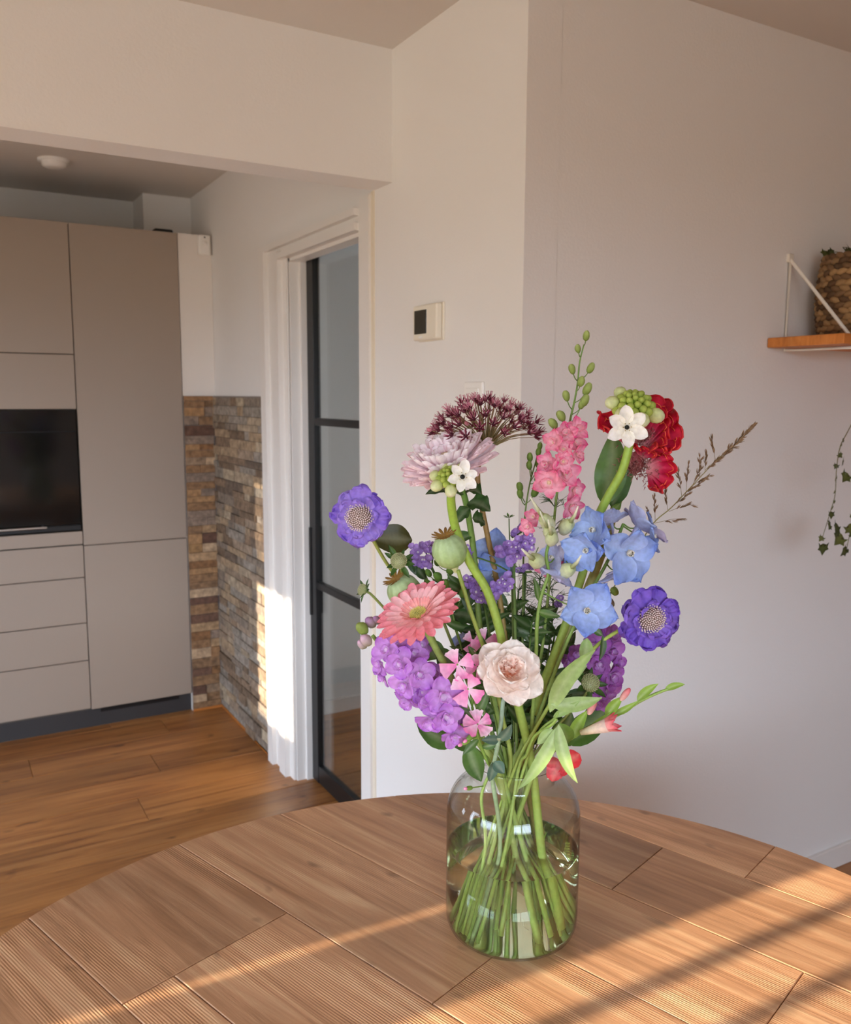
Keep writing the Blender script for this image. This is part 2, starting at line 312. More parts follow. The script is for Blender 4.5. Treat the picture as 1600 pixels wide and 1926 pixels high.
# door casing: stepped profile left and over the head, plain strip on the right
cas = struct('trim_1', [((-.030, 1.575, 0), (.0, 1.632, 2.195)), ((-.010, 1.50, 0), (.004, 1.575, 2.178)), ((-.026, 1.43, 0), (.004, 1.50, 2.160)), ((-.004, DR1, 0), (.006, 1.43, DZT)),
      ((-.030, DR0, 2.172), (.004, 1.575, 2.195)), ((-.008, DR0, 2.150), (.004, 1.50, 2.172)), ((-.026, DR0, DZT), (.004, 1.43, 2.150)),
      ((-.012, .648, 0), (.004, DR0, 2.225))], M['trim'])
struct('trim_2', [((-.004, YB2-.004, 0), (.004, .648, 2.232))], M['caulk'])
struct('trim_3', [((.006, DR1-.012, 0), (.045, DR1+.02, DZT)), ((.006, DR0, DZT-.012), (.060, DR1, DZT+.01)), ((.045, DR1-.024, 0), (.10, DR1+.02, DZT)), ((.045, DR0-.01, 0), (.10, DR0+.02, DZT))], M['trim'])
# glass door
dx0, dx1 = .068, .098; dl, dr, dt = DR1-.026, DR0+.022, DZT+.05
door = empty('door_1', (dx0, (dl+dr)/2, 0), 'black steel framed glass door in a white casing', 'door'); del door['category']; door['kind'] = 'structure'
box('stile', (dx0, dl-.062, .006), (dx1, dl, dt), M['black'], door, .002); box('stile', (dx0, dr, .006), (dx1, dr+.062, dt), M['black'], door, .002)
rz = [.006, .83, 1.485, dt-.03]; rh = [.075, .028, .028, .03]
for z, h in zip(rz, rh): box('rail', (dx0+.002, dr+.062, z), (dx1-.002, dl-.062, z+h), M['black'], door, .002)
for i in range(3): box('pane', (.080, dr+.058, rz[i]+rh[i]-.004), (.086, dl-.058, rz[i+1]+.004), M['pane'], door)
box('door_handle', (dx0-.02, dl-.05, .72), (dx0-.008, dl-.038, 1.08), M['black'], door, .003)
# split stone strips: on the door wall and on the short return beside the cabinets
def cladding(name, axis, a0, a1, z1, fixed, seed, sm):
    rnd = random.Random(seed); th = .012
    if axis == 'y': o = struct(name, [((fixed-.006, a0, 0), (fixed+.004, a1, z1))], M['grout'])
    else: o = struct(name, [((a0, fixed-.006, 0), (a1, fixed, z1))], M['grout'])
    z = .004; sh = {}; hts = (.031, .044, .036, .052, .040)
    while z < z1-.012:
        h = min(rnd.choice(hts), z1-z); a = a0
        while a < a1-.01:
            ln = rnd.choice((.07, .10, .13, .17, .22, .28)); b = min(a+ln, a1)
            if a1-b < .03: b = a1
            t = rnd.choice((.007, .010, .013, .016)); key = (round(b-a, 3), round(h, 3), t)
            if key not in sh:
                bm = bmesh.new()
                if axis == 'y': box_bm(bm, (-t, -(b-a)/2+.0012, .001), (0, (b-a)/2-.0012, h-.001))
                else: box_bm(bm, (-(b-a)/2+.0012, -t, .001), ((b-a)/2-.0012, 0, h-.001))
                bmesh.ops.recalc_face_normals(bm, faces=bm.faces)
                me = bpy.data.meshes.new('stone'); bm.to_mesh(me); bm.free(); me.materials.append(sm); sh[key] = me
            p = (fixed-.003, (a+b)/2, z) if axis == 'y' else ((a+b)/2, fixed-.003, z)
            put('stone', sh[key], o, Matrix.Translation(p)); a = b
        z += h
    return o
FY = 2.40
cladding('wall_stone_door', 'y', 1.634, FY-.004, 1.596, .001, 3, M['stone'])
struct('wall_filler', [((-.158, FY, 0), (.003, YK, 2.364))], M['filler'])
cladding('wall_stone_return', 'x', -.157, -.012, 1.596, FY, 5, M['stone_warm'])
struct('trim_4', [((-.010, FY-.014, 0), (-.001, FY-.002, 1.596))], plain('grey_corner_profile', lin('#8d8a90'), .4, .4))
struct('trim_5', [((-.012, 1.634, 0), (-.004, FY-.012, .012)), ((-.157, FY-.02, 0), (-.01, FY-.010, .012))], M['shelfwood'])
# ------------------------------------------------------------------ kitchen cabinets
CF = 2.392
def cabinet(name, x0, x1, fronts, label):
    e = empty(name, ((x0+x1)/2, CF, 0), label, 'cabinet')
    multi('carcass', [((x0+.003, CF+.022, .09), (x1-.003, YK-.004, .965)), ((x0+.003, CF+.022, 1.53), (x1-.003, YK-.004, 2.360)), ((x0+.003, CF+.3, .96), (x1-.003, YK-.004, 1.54))], M['gap'], e)
    box('plinth', (x0, CF+.03, 0), (x1, CF+.05, .092), M['plinth'], e)
    for kind, z0, z1 in fronts: box(kind, (x0+.002, CF, z0+.002), (x1-.002, CF+.020, z1-.002), M['cab'], e, .0012, 1)
    return e
c1 = cabinet('tall_cabinet', -.645, -.160, [('door', .897, 2.364), ('door', .095, .897)], 'tall cashmere cabinet with two plain doors beside the stone return')
c2 = cabinet('oven_cabinet', -1.245, -.645, [('door', 1.781, 2.364), ('flap_door', 1.533, 1.781), ('ledge', .904, .968), ('drawer', .746, .902), ('drawer', .526, .746), ('drawer', .342, .526), ('drawer', .102, .342)], 'cashmere cabinet housing the black oven above four drawers')
box('vent_slot', (-.60, CF+.026, .068), (-.22, CF+.031, .09), M['black'], c1)
ov = empty('built_in_oven', (-.945, CF, .97), 'black glass built-in oven between cabinet flap and drawers', 'oven')
box('body', (-1.238, CF+.022, .972), (-.652, CF+.29, 1.529), M['black'], ov)
box('oven_door', (-1.24, CF+.004, 1.0), (-.650, CF+.022, 1.43), M['oven'], ov, .002); box('control_panel', (-1.24, CF+.005, 1.433), (-.650, CF+.022, 1.530), M['oven'], ov, .002)
box('trim_bar', (-1.24, CF+.004, .972), (-.650, CF+.020, .997), M['black'], ov, .002); box('handle', (-1.20, CF-.024, .992), (-.80, CF-.014, 1.002), M['chrome'], ov, .003)
multi('handle_post', [((-1.19, CF-.016, .992), (-1.18, CF+.006, 1.002)), ((-.82, CF-.016, .992), (-.81, CF+.006, 1.002))], M['chrome'], ov)
tag(box('folded_cloth', (-.255, 2.44, 2.362), (-.165, 2.56, 2.385), M['dark'], None, .009, 2), 'dark folded cloth lying on top of the tall cabinet', 'cloth')
dt_ = empty('smoke_detector', (-.70, 2.32, CE), 'round white smoke detector on the kitchen ceiling', 'detector')
put('housing', lathe([(.0, -.034), (.035, -.034), (.05, -.026), (.052, -.004), (.052, 0)], 32).mesh('housing', M['plast']), dt_, Matrix.Translation((-.70, 2.32, CE)))
put('base', lathe([(.0, -.010), (.066, -.010), (.066, 0)], 32).mesh('base', M['plast']), dt_, Matrix.Translation((-.70, 2.32, CE)))
# motion sensor in the corner, thermostat, light switch
ms = empty('motion_sensor', (-.036, FY, 2.268), 'small white motion sensor above the stone return corner', 'sensor')
box('housing', (-.066, FY-.032, 2.268), (-.008, FY, 2.362), M['plast'], ms, .008, 3)
put('lens', lathe([(.0, .008), (.008, .006), (.013, 0)], 20).mesh('lens', M['plast']), ms, frame((-.037, FY-.032, 2.322), (0, -1, 0)))
put('indicator', lathe([(.0, .003), (.004, 0)], 12).mesh('indicator', M['lcd']), ms, frame((-.037, FY-.032, 2.35), (0, -1, 0)))
th = empty('thermostat', (0, .27, 1.757), 'white wall thermostat with a dark display', 'thermostat')
box('back_plate', (-.006, .200, 1.754), (0, .340, 1.857), M['cream'], th, .0025)
box('housing', (-.026, .205, 1.757), (-.006, .336, 1.854), M['cream'], th, .005, 3)
box('screen', (-.0275, .258, 1.774), (-.024, .326, 1.840), M['lcd'], th, .001)
box('button', (-.0275, .280, 1.762), (-.025, .300, 1.768), M['plast'], th, .0008)
sw = empty('light_switch', (0, .045, 1.49), 'white double light switch on the bright wall behind the flowers', 'switch')
box('plate', (-.009, .000, 1.485), (0, .088, 1.638), M['plast'], sw, .003); box('rocker', (-.013, .014, 1.562), (-.008, .074, 1.622), M['plast'], sw, .002); box('rocker', (-.013, .014, 1.500), (-.008, .074, 1.560), M['plast'], sw, .002)
# ------------------------------------------------------------------ wall shelf with basket and trailing plant
ZS = 1.772; SX0, SX1, SD = .873, 1.95, .245
sh = empty('wall_shelf', ((SX0+SX1)/2, YC, ZS-.028), 'orange pine wall shelf on cream steel brackets', 'shelf')
box('shelf_board', (SX0, YC-SD, ZS-.028), (SX1, YC-.002, ZS), M['shelfwood'], sh, .003)
def tubeline(pts, r, n=8):
    md = MD(); v = []; f = []
    for i, p in enumerate(pts):
        p = Vector(p); t = (Vector(pts[min(i+1, len(pts)-1)])-Vector(pts[max(i-1, 0)])).normalized()
        a = t.cross(Vector((.31, .52, .79))).normalized(); b = t.cross(a)
        for k in range(n): g = 2*math.pi*k/n; v.append(p+(a*math.cos(g)+b*math.sin(g))*r)
    for i in range(len(pts)-1):
        for k in range(n): f.append((i*n+k, i*n+(k+1) % n, (i+1)*n+(k+1) % n, (i+1)*n+k))
    f += [tuple(range(n)), tuple(range((len(pts)-1)*n, len(pts)*n))]
    return md.add(v, f, [(1, 1, 1)]*len(v))
for bx in (.948, 1.85):
    br = place('bracket', tubeline([(bx, YC-.006, 2.0), (bx, YC-.006, ZS-.034), (bx, YC-SD+.01, ZS-.034)], .005), M['whitesteel'], sh)
    place('brace', tubeline([(bx, YC-.006, 1.998), (bx, YC-SD+.01, ZS-.030)], .005), M['whitesteel'], br)
    box('mount', (bx-.011, YC-.010, 1.990), (bx+.011, YC, 2.014), M['whitesteel'], br, .002)
BC = Vector((1.10, -.285, ZS))
def basket():
    e = empty('woven_basket', BC, 'brown woven seagrass basket on the wall shelf', 'basket'); rnd = random.Random(4)
    c = [lin('#7a5a3a'), lin('#94714a'), lin('#5f4329'), lin('#a98458')]
    m = plain('seagrass', lin('#86653f'), .8); nt = m.node_tree; at = nt.nodes.new('ShaderNodeAttribute'); at.attribute_name = 'Col'; nt.links.new(at.outputs[0], nt.nodes['Principled BSDF'].inputs['Base Color'])
    nr = 15; H = .232
    place('lining', lathe([(.0, .004), (.088, .004), (.098, .06), (.098, .16), (.090, H-.006), (.080, H-.006), (.080, .19), (0, .19)], 32, lin('#2c2014')).xf(Matrix.Translation(BC)), m, e)
    for k in range(nr):
        z = .010+(H-.016)*k/(nr-1); R = .098+.012*math.sin(math.pi*(k+.8)/nr); md = MD(); n = 26; ph = (k % 2)*math.pi/n*1
        for i in range(n):     # plaited lumps lying aslant round the row
            a = 2*math.pi*i/n+ph; cc = rnd.choice(c); w = R*math.pi/n*1.25
            p = Vector((R*math.cos(a), R*math.sin(a), z)); tx = Vector((-math.sin(a), math.cos(a), .34 if k % 2 else -.34)).normalized(); nn = Vector((math.cos(a), math.sin(a), 0)); tz = nn.cross(tx)
            v = []; f = []
            for s in range(5):
                u = -1+s/2; rr = .0098*math.sqrt(max(.08, 1-u*u*.85))
                for q in range(6):
                    g = 2*math.pi*q/6; v.append(p+tx*w*u+nn*(rr*.75*math.cos(g)+.003*(1-u*u))+tz*rr*math.sin(g))
            for s in range(4):
                for q in range(6): f.append((s*6+q, s*6+(q+1) % 6, (s+1)*6+(q+1) % 6, (s+1)*6+q))
            md.add(v, f, [mixc(cc, (0, 0, 0), rnd.random()*.25)]*len(v))
        place('weave_row', md.xf(Matrix.Translation(BC)), m, e)
basket()
# ------------------------------------------------------------------ round table of old boards
ZT = .76; TC = Vector((-.705, -1.123, 0)); TR = .8345; TA = math.radians(-72)
tb = empty('round_table', TC, 'round table of worn ribbed wooden boards under the vase', 'table', rot=Matrix.Rotation(TA, 4, 'Z'))
bd = Vector((math.cos(TA), math.sin(TA))); pd = Vector((-bd.y, bd.x))
P0 = TC.x*pd.x+TC.y*pd.y; T0 = TC.x*bd.x+TC.y*bd.y          # table centre in board coordinates
CIRC = [(TR*math.cos(2*math.pi*i/256), TR*math.sin(2*math.pi*i/256)) for i in range(256)]
def clip(poly, nx, ny, d):                # keep nx*x+ny*y <= d
    out = []
    for i in range(len(poly)):
        a, b = poly[i-1], poly[i]; da, db = nx*a[0]+ny*a[1]-d, nx*b[0]+ny*b[1]-d
        if (da <= 0) != (db <= 0): t = da/(da-db); out.append((a[0]+(b[0]-a[0])*t, a[1]+(b[1]-a[1])*t))
        if db <= 0: out.append(b)
    return out
seams = [-1.9, -1.66, -1.445, -1.232, -.94, -.735, -.52, -.33, -.1]
butts = {0: [.75], 1: [.62, 1.25], 2: [.95], 3: [.341, 1.1], 4: [.659], 5: [1.02], 6: [.70, 1.2], 7: [.855]}
cells = []
for i in range(len(seams)-1):
    ts = [-9]+butts.get(i, [])+[9]
    for a, b in zip(ts, ts[1:]):
        if i == 3 and a > .3: cells += [(-1.232, -1.15, a, b), (-1.15, -.94, a, b)]
        else: cells.append((seams[i], seams[i+1], a, b))
g = .0006
for p0, p1, t0, t1 in cells:
    q = CIRC
    q = clip(q, 0, 1, p1-P0-g); q = clip(q, 0, -1, -(p0-P0+g)) if q else q
    q = clip(q, 1, 0, t1-T0-g) if q else q; q = clip(q, -1, 0, -(t0-T0+g)) if q else q
    if len(q) < 3: continue
    qq = [q[0]]
    for v in q[1:]:
        if math.hypot(v[0]-qq[-1][0], v[1]-qq[-1][1]) > 1e-4: qq.append(v)
    if math.hypot(qq[0][0]-qq[-1][0], qq[0][1]-qq[-1][1]) < 1e-4: qq.pop()
    bm = bmesh.new(); dz = random.uniform(-.0007, 0)
    top = bm.faces.new([bm.verts.new((x, y, ZT+dz)) for x, y in qq]); bm.faces.new([bm.verts.new((x, y, ZT-.036)) for x, y in qq])
    bm.verts.ensure_lookup_table(); n = len(qq)
    for k in range(n): bm.faces.new((bm.verts[k], bm.verts[(k+1) % n], bm.verts[n+(k+1) % n], bm.verts[n+k]))
    bmesh.ops.recalc_face_normals(bm, faces=bm.faces)
    bmesh.ops.bevel(bm, geom=list(top.edges), offset=.0012, segments=1, affect='EDGES')
    bm_obj('board', bm, M['table'], tb, world=WM[tb.name])
def loc(x, y, z): return TC+Vector((x, y, z))
place('apron', lathe([(.66, ZT-.12), (.68, ZT-.12), (.68, ZT-.036), (.66, ZT-.036), (.66, ZT-.12)], 64).xf(Matrix.Translation(TC)), M['table'], tb)
for sx in (-1, 1):
    for sy in (-1, 1): box('leg', loc(sx*.43-.04, sy*.43-.04, 0), loc(sx*.43+.04, sy*.43+.04, ZT-.036), M['table'], tb, .006)
# ------------------------------------------------------------------ glass vase and water
VB = Vector((VA.x, VA.y, ZT))
def vase():
    R, N_, T = .1045, .0655, .0013
    out = [(0, 0.0), (R*.55, 0.0), (R*.72, .0003), (R*.89, .0024), (R*.955, .0085), (R*.99, .0195), (R, .034), (R, .19)]
    for k in range(1, 9): a = k/8*math.pi/2; out.append((N_+.004+(R-N_-.004)*math.cos(a), .190+.056*math.sin(a)))
    out += [(N_+.0012, .249), (N_, .254), (N_, .2725), (N_+.0016, .2775)]
    inn = [(N_-T*.4, .2785), (N_-T, .275), (N_-T, .252), (N_-T+.002, .246)]
    for k in range(7, -1, -1): a = k/8*math.pi/2; inn.append((N_+.002+(R-T-N_-.002)*math.cos(a), .187+.056*math.sin(a)))
    inn += [(R-T, .036), (R*.985-T, .020), (R*.95-T, .010), (R*.88-T, .0045), (R*.70, .0026), (0, .0026)]
    e = put('glass_vase', lathe(out+inn, 96).mesh('glass_vase', M['glass']), None, Matrix.Translation(VB))
    tag(e, 'clear glass bottle-shaped vase half filled with water on the table', 'vase')
    WL = .1345; r = R-T-.0004
    wp = [(0, .0030), (R*.70, .0030), (R*.88-T-.0004, .0050), (R*.95-T-.0004, .0104), (R*.985-T-.0004, .0203), (r, .036), (r, WL+.0016), (r-.003, WL+.0003), (r-.008, WL), (0, WL)]
    w = put('vase_water', lathe(wp, 96).mesh('vase_water', M['water']), None, Matrix.Translation(VB))
    tag(w, 'clear water filling the lower half of the glass vase', 'water')
vase()
# ------------------------------------------------------------------ plant helpers
def spline(P, n=8):
    P = [Vector(p) for p in P]; out = []
    if len(P) < 3: return [P[0].lerp(P[1], i/n) for i in range(n+1)]
    for i in range(len(P)-1):
        a, b, c, d = P[max(i-1, 0)], P[i], P[i+1], P[min(i+2, len(P)-1)]
        for k in range(n):
            t = k/n; out.append(.5*((2*b)+(c-a)*t+(2*a-5*b+4*c-d)*t*t+(3*b-a-3*c+d)*t**3))
    return out+[P[-1]]
def tube(pts, r0, r1, c0, c1, n=7, lump=0, seed=0):
    md = MD(); v = []; f = []; cc = []; L = len(pts); a = None
    for i, p in enumerate(pts):
        t = (pts[min(i+1, L-1)]-pts[max(i-1, 0)])
        t = t.normalized() if t.length > 1e-9 else Vector((0, 0, 1))
        if a is None: a = t.cross(Vector((.3, .8, .5))).normalized()
        else: a = (a-t*a.dot(t)).normalized()
        b = t.cross(a); u = i/max(1, L-1); r = r0+(r1-r0)*u
        if lump: r *= 1+lump*math.sin(i*2.1+seed)
        for k in range(n): g = 2*math.pi*k/n; v.append(p+(a*math.cos(g)+b*math.sin(g))*r); cc.append(mixc(c0, c1, u))
    for i in range(L-1):
        for k in range(n): f.append((i*n+k, i*n+(k+1) % n, (i+1)*n+(k+1) % n, (i+1)*n+k))
    f += [tuple(reversed(range(n))), tuple(range((L-1)*n, L*n))]
    return md.add(v, f, cc)
def w_lance(u): return max(0.0, math.sin(math.pi*min(1, u**.8)))**.85
def w_spoon(u): return (u**.65)*math.sqrt(max(0, 1-u**5))+.10*(1-u)
def w_strap(u): return min(1, .45+1.3*u)*max(0, 1-u**14)**.5
def w_lobe(u): return (.16+.84*u**.85)*max(0, 1-u**10)**.42
def w_fan(u): return .14+.86*u**.9
def w_round(u): return math.sqrt(max(0, 1-(2*u-1)**2))*.96+.10*(1-u)
def petal(L, W, c0, c1, wf=w_spoon, curl=0, cup=0, ruf=0, rk=3, frill=0, nu=7, nv=4, tip=0.03, seed=0, cv=None, hook=0, lobe=0):
    """one petal growing along +x, facing +z; c0 at its root, c1 at its tip"""
    md = MD(); v = []; f = []; cc = []; rnd = random.Random(seed); ph = rnd.random()*6
    fr = [rnd.uniform(-1, 1) for _ in range(2*nv+1)]
    for i in range(nu+1):
        u = math.sin(math.pi/2*i/nu); w = W/2*wf(u)
        for j in range(-nv, nv+1):
            s = j/nv
            x = L*u*(1-tip*s*s*u-lobe*u*abs(math.sin(1.5*math.pi*s)))+frill*L*fr[j+nv]*u**4
            z = curl*L*u*u+hook*L*u**4+cup*w*s*s+ruf*L*(u**1.6)*math.sin(rk*math.pi*s+ph)
            v.append((x, w*s, z)); c = mixc(c0, c1, u)
            if cv and abs(s) < .3: c = mixc(c, cv, .5*(1-u))
            cc.append(c)
    m = 2*nv+1
    for i in range(nu):
        for j in range(m-1): f.append((i*m+j, (i+1)*m+j, (i+1)*m+j+1, i*m+j+1))
    return md.add(v, f, cc)
def ell(rx, ry, rz, c0, c1, nu=8, nv=6, ridge=0, nr=6):
    """egg shape on the origin, long axis z from 0 to 2*rz"""
    md = MD(); v = []; f = []; cc = []
    for j in range(nv+1):
        t = j/nv; th = math.pi*t
        for i in range(nu):
            a = 2*math.pi*i/nu; q = 1+ridge*math.cos(nr*a)
            v.append((rx*q*math.sin(th)*math.cos(a), ry*q*math.sin(th)*math.sin(a), rz-rz*math.cos(th))); cc.append(mixc(c0, c1, t))
    for j in range(nv):
        for i in range(nu): f.append((j*nu+i, j*nu+(i+1) % nu, (j+1)*nu+(i+1) % nu, (j+1)*nu+i))
    return md.add(v, f, cc)
def leaf(A, B, w, nrm, c0, c1, bend=0.0, side=0.0, fold=.25, wave=0.0, n=9, wf=w_lance, twist=0.0):
    """a leaf blade between two places, with a midrib fold"""
    A, B = Vector(A), Vector(B); nrm = Vector(nrm); ax = B-A; L = ax.length; sd_ = ax.cross(nrm).normalized(); nn = sd_.cross(ax).normalized()
    ctr = (A+B)/2+nn*bend*L+sd_*side*L; pts = []
    md = MD(); v = []; f = []; cc = []
    for i in range(n+1):
        u = i/n; p = A*(1-u)**2+ctr*2*u*(1-u)+B*u*u; t = ((ctr-A)*(1-u)+(B-ctr)*u).normalized()
        s = t.cross(nn).normalized(); m2 = s.cross(t)
        if twist: q = Matrix.Rotation(twist*u, 3, t); s = q @ s; m2 = q @ m2
        hw = w/2*max(.03, wf(u))
        for j in (-1, -.5, 0, .5, 1):
            dz = fold*abs(j)*hw+wave*hw*math.sin(u*17+j*3)*abs(j)
            v.append(p+s*hw*j+m2*dz); c = mixc(c0, c1, u); cc.append(mixc(c, (1, 1, .7), .12) if j == 0 else c)
    for i in range(n):
        for j in range(4): f.append((i*5+j, (i+1)*5+j, (i+1)*5+j+1, i*5+j+1))
    return md.add(v, f, cc)
G = {k: lin(h) for k, h in dict(dk='#2f4a24', dk2='#3f5f2c', mid='#55782f', mid2='#6b8f3a', lt='#8aa84c', pale='#a9c06a', blue='#5d7a68', br='#7a5a30', br2='#8d7038', olive='#4a4a1c', lime='#b7cc55', yel='#c3c86a').items()}
STEMC = (G['mid'], G['mid2'])
def P3(p): return pt(*p) if len(p) == 3 else pt(p[0], p[1], 0)
BASES = []
def flower(name, label, cat, path, r0, r1, c0=None, c1=None, group=None, n=8):
    """Empty at the cut end of the stem; path runs from the head down into the vase"""
    pts = [P3(p) for p in path]
    e = empty(name, pts[-1], label, cat, group)
    sp = spline(pts, 6); place('stem', tube(sp, r0, r1, c0 or STEMC[0], mixc(c1 or STEMC[1], lin('#c3cf78'), .38), n), M['stem'], e)
    return e, sp
def ring(e, name, me, n, fr, tilt, r=0.0, rot=0.0, z=0.0, jit=0.0, s=1.0, material=None, sj=0.0):
    """n copies of one petal round the axis of frame fr; tilt lifts the petal from the disc plane"""
    out = []
    for i in range(n):
        m = me[i % len(me)] if isinstance(me, list) else me
        a = rot+2*math.pi*i/n+random.uniform(-jit, jit)*.5
        w = fr @ Matrix.Rotation(a, 4, 'Z') @ Matrix.Translation((r, 0, z)) @ Matrix.Rotation(-(tilt+random.uniform(-jit, jit)), 4, 'Y') @ Matrix.Scale(s*(1+random.uniform(-sj, sj)), 4)
        out.append(put(name, m, e, w))
    return out
# ------------------------------------------------------------------ gerbera
def gerbera():
    e, sp = flower('gerbera_daisy', 'coral pink gerbera daisy with a pale yellow centre above the lilac stock', 'flower',
        [(795, 1175, -.075), (812, 1205, -.07), (840, 1260, -.065), (870, 1330, -.055), (905, 1400, -.05), (935, 1445, -.045), (968, 1600, -.03), (1000, 1752, -.02)], .0052, .0050, lin('#7d9046'), lin('#8ea352'))
    fr = frame(pt(788, 1158, -.085), dirv(-.36, .86, .40), .2)
    c0, c1 = lin('#ffe2de'), lin('#ff98ac'); c2 = lin('#ffbfc8')
    me = [petal(.056, .0135, c0, c1, w_strap, .02, .25, nu=9, nv=3, seed=i).mesh('petal', M['petal']) for i in range(2)]
    me2 = petal(.042, .012, c0, c2, w_strap, .06, .25, nu=8, nv=3).mesh('petal', M['petal']); me3 = petal(.020, .0045, lin('#f8c0b4'), lin('#f6a0a4'), w_strap, .1, .3, nu=4, nv=1).mesh('petal', M['petal'])
    ring(e, 'petal', me, 25, fr, .10, .008, 0, 0, .06, sj=.06); ring(e, 'petal', me, 22, fr, .20, .008, .13, .001, .07, .96, sj=.06); ring(e, 'petal', me2, 18, fr, .32, .007, .05, .002, .08, sj=.08)
    ring(e, 'petal', me3, 30, fr, .62, .010, 0, .002, .12, sj=.15)
    d = MD(); yc, yd = lin('#f4ea90'), lin('#dcd070')
    for i in range(120):
        r = .0125*math.sqrt(i/120); a = i*2.39996; h = .0015+.0035*(r/.0125)
        d.join(ell(.0009, .0009, h*.6, yd, yc, 5, 3).xf(Matrix.Translation((r*math.cos(a), r*math.sin(a), .003))))
    put('disc_floret', d.mesh('disc_floret', M['petal']), e, fr, 'stuff')
    put('calyx', lathe([(.0045, -.016), (.010, -.010), (.013, -.002), (.010, .003), (0, .004)], 14, G['mid']).mesh('calyx', M['stem']), e, fr)
gerbera()
# ------------------------------------------------------------------ scabiosa
def scabiosa(label, path, hd, face, cA, cB, seed, stem=None):
    e, sp = flower('pincushion_flower', label, 'flower', path, .0026, .0030, *(stem or (lin('#7d8a45'), lin('#6b8f3a'))))
    fr = frame(pt(*hd), dirv(*face), seed*.7)
    out = [petal(.037+.003*(i % 2), .040, mixc(cA, cB, .35), mixc(cB, cA, .25*(i % 3)), w_lobe, .05*(i-1), .10, .062, 1.5+.5*i, .080, 12, 12, .05, seed*10+i, lobe=.10, hook=-.06).mesh('petal', M['petal']) for i in range(4)]
    inn = [petal(.025, .026, cA, mixc(cA, cB, .6), w_lobe, .1, .2, .09, 1.8+.4*i, .07, 9, 8, .05, seed*20+i, lobe=.12).mesh('petal', M['petal']) for i in range(3)]
    ring(e, 'petal', out, 8, fr, .14, .0085, 0, 0, .22, sj=.10); ring(e, 'petal', out[::-1], 7, fr, -.20, .007, .4, -.005, .2, .92, sj=.1); ring(e, 'petal', inn, 8, fr, .50, .0095, .2, .001, .25, sj=.15)
    d = MD(); R = .0205; c1, c2, c3 = lin('#f3dcd2'), lin('#d4a8c0'), lin('#fdf2e8')
    d.join(lathe([(R*.9, 0), (R*.86, .005), (R*.6, .009), (R*.3, .0105), (0, .011)], 16, lin('#8a7460')))
    for i in range(170):
        u = i/190; r = R*math.sqrt(u); a = i*2.39996; h = .011-.010*u*u
        t = Vector((math.cos(a)*r/R*.9, math.sin(a)*r/R*.9, 1)).normalized(); p = Vector((r*math.cos(a), r*math.sin(a), h*.85)); ln = .0022+.0042*u*random.random()
        d.join(tube([p, p+t*ln], .00035, .0003, c2, c1, 4)); d.join(ell(.0013, .0013, .0012, c2, c3, 6, 4).xf(Matrix.Translation(p+t*ln)))
    put('pincushion', d.mesh('pincushion', M['petal']), e, fr, 'stuff')
    put('calyx', lathe([(.003, -.014), (.008, -.010), (.012, -.004), (.010, 0), (0, .001)], 12, G['mid']).mesh('calyx', M['stem']), e, fr)
    return e
scabiosa('violet pincushion flower beside the dark leaf, above the poppy pods', [(683, 985, -.02), (697, 1008, 0), (724, 1055, .01), (765, 1115, .015), (805, 1195, .015), (860, 1300, .02), (922, 1440, .02), (985, 1600, .02), (1040, 1748, .03)], (678, 973, -.035), (-.28, .10, 1), lin('#b9a0ea'), lin('#8d6cdc'), 1, (lin('#8a8a3a'), lin('#6b8f3a')))
sR = scabiosa('deep violet pincushion flower beside the pale blue delphinium, above the gladiolus', [(1212, 1168, -.06), (1168, 1184, -.055), (1118, 1218, -.05), (1060, 1285, -.045), (1010, 1365, -.04), (968, 1445, -.04), (905, 1620, -.03), (868, 1756, -.02)], (1222, 1164, -.08), (.20, .06, 1), lin('#a283e2'), lin('#7652cc'), 2, (lin('#9db04a'), lin('#7f9c3f')))
place('leaf', leaf(pt(1133, 1195, -.052), pt(1126, 1243, -.06), .011, dirv(.3, 0, 1), G['dk2'], G['dk'], .1, -.12), M['leaf'], sR)
place('leaf', leaf(pt(1133, 1195, -.052), pt(1108, 1180, -.05), .010, dirv(.1, .3, 1), G['dk2'], G['mid'], .1), M['leaf'], sR)
# seed heads / buds of scabiosa
def scab_bud(label, path, hd, face, r, seed):
    e, sp = flower('pincushion_bud', label, 'flower bud', path, .0019, .0024, lin('#7d8a45'), lin('#6b8f3a'))
    fr = frame(pt(*hd), dirv(*face), seed)
    d = ell(r, r, r*.72, G['mid'], lin('#a8ab7c'), 14, 8).xf(Matrix.Translation((0, 0, -r*.55)))
    for i in range(110):
        u = (i+.5)/110; th = math.acos(1-1.05*u); a = i*2.39996; n_ = Vector((math.sin(th)*math.cos(a), math.sin(th)*math.sin(a), math.cos(th)))
        p = Vector((n_.x*r, n_.y*r, n_.z*r*.72+r*.17)); d.join(ell(r*.085, r*.085, r*.09, lin('#6d7c4c'), lin('#c4c093'), 5, 3).xf(Matrix.Translation(p)))
    put('bud_head', d.mesh('bud_head', M['stem']), e, fr)
    me = petal(r*1.7, r*.62, G['mid'], G['dk'], w_lance, .05, .5, nu=6, nv=2).mesh('bract', M['leaf'])
    ring(e, 'bract', me, 8, fr, .25, r*.55, seed, -r*.30, .4, sj=.25)
scab_bud('round green pincushion bud below the violet pincushion flower, against the white wall', [(752, 1066, -.01), (770, 1110, .0), (808, 1185, .01), (870, 1310, .015), (930, 1443, .01), (1000, 1600, 0), (1052, 1742, .01)], (750, 1056, -.02), (-.05, .45, 1), 15*K, 1)
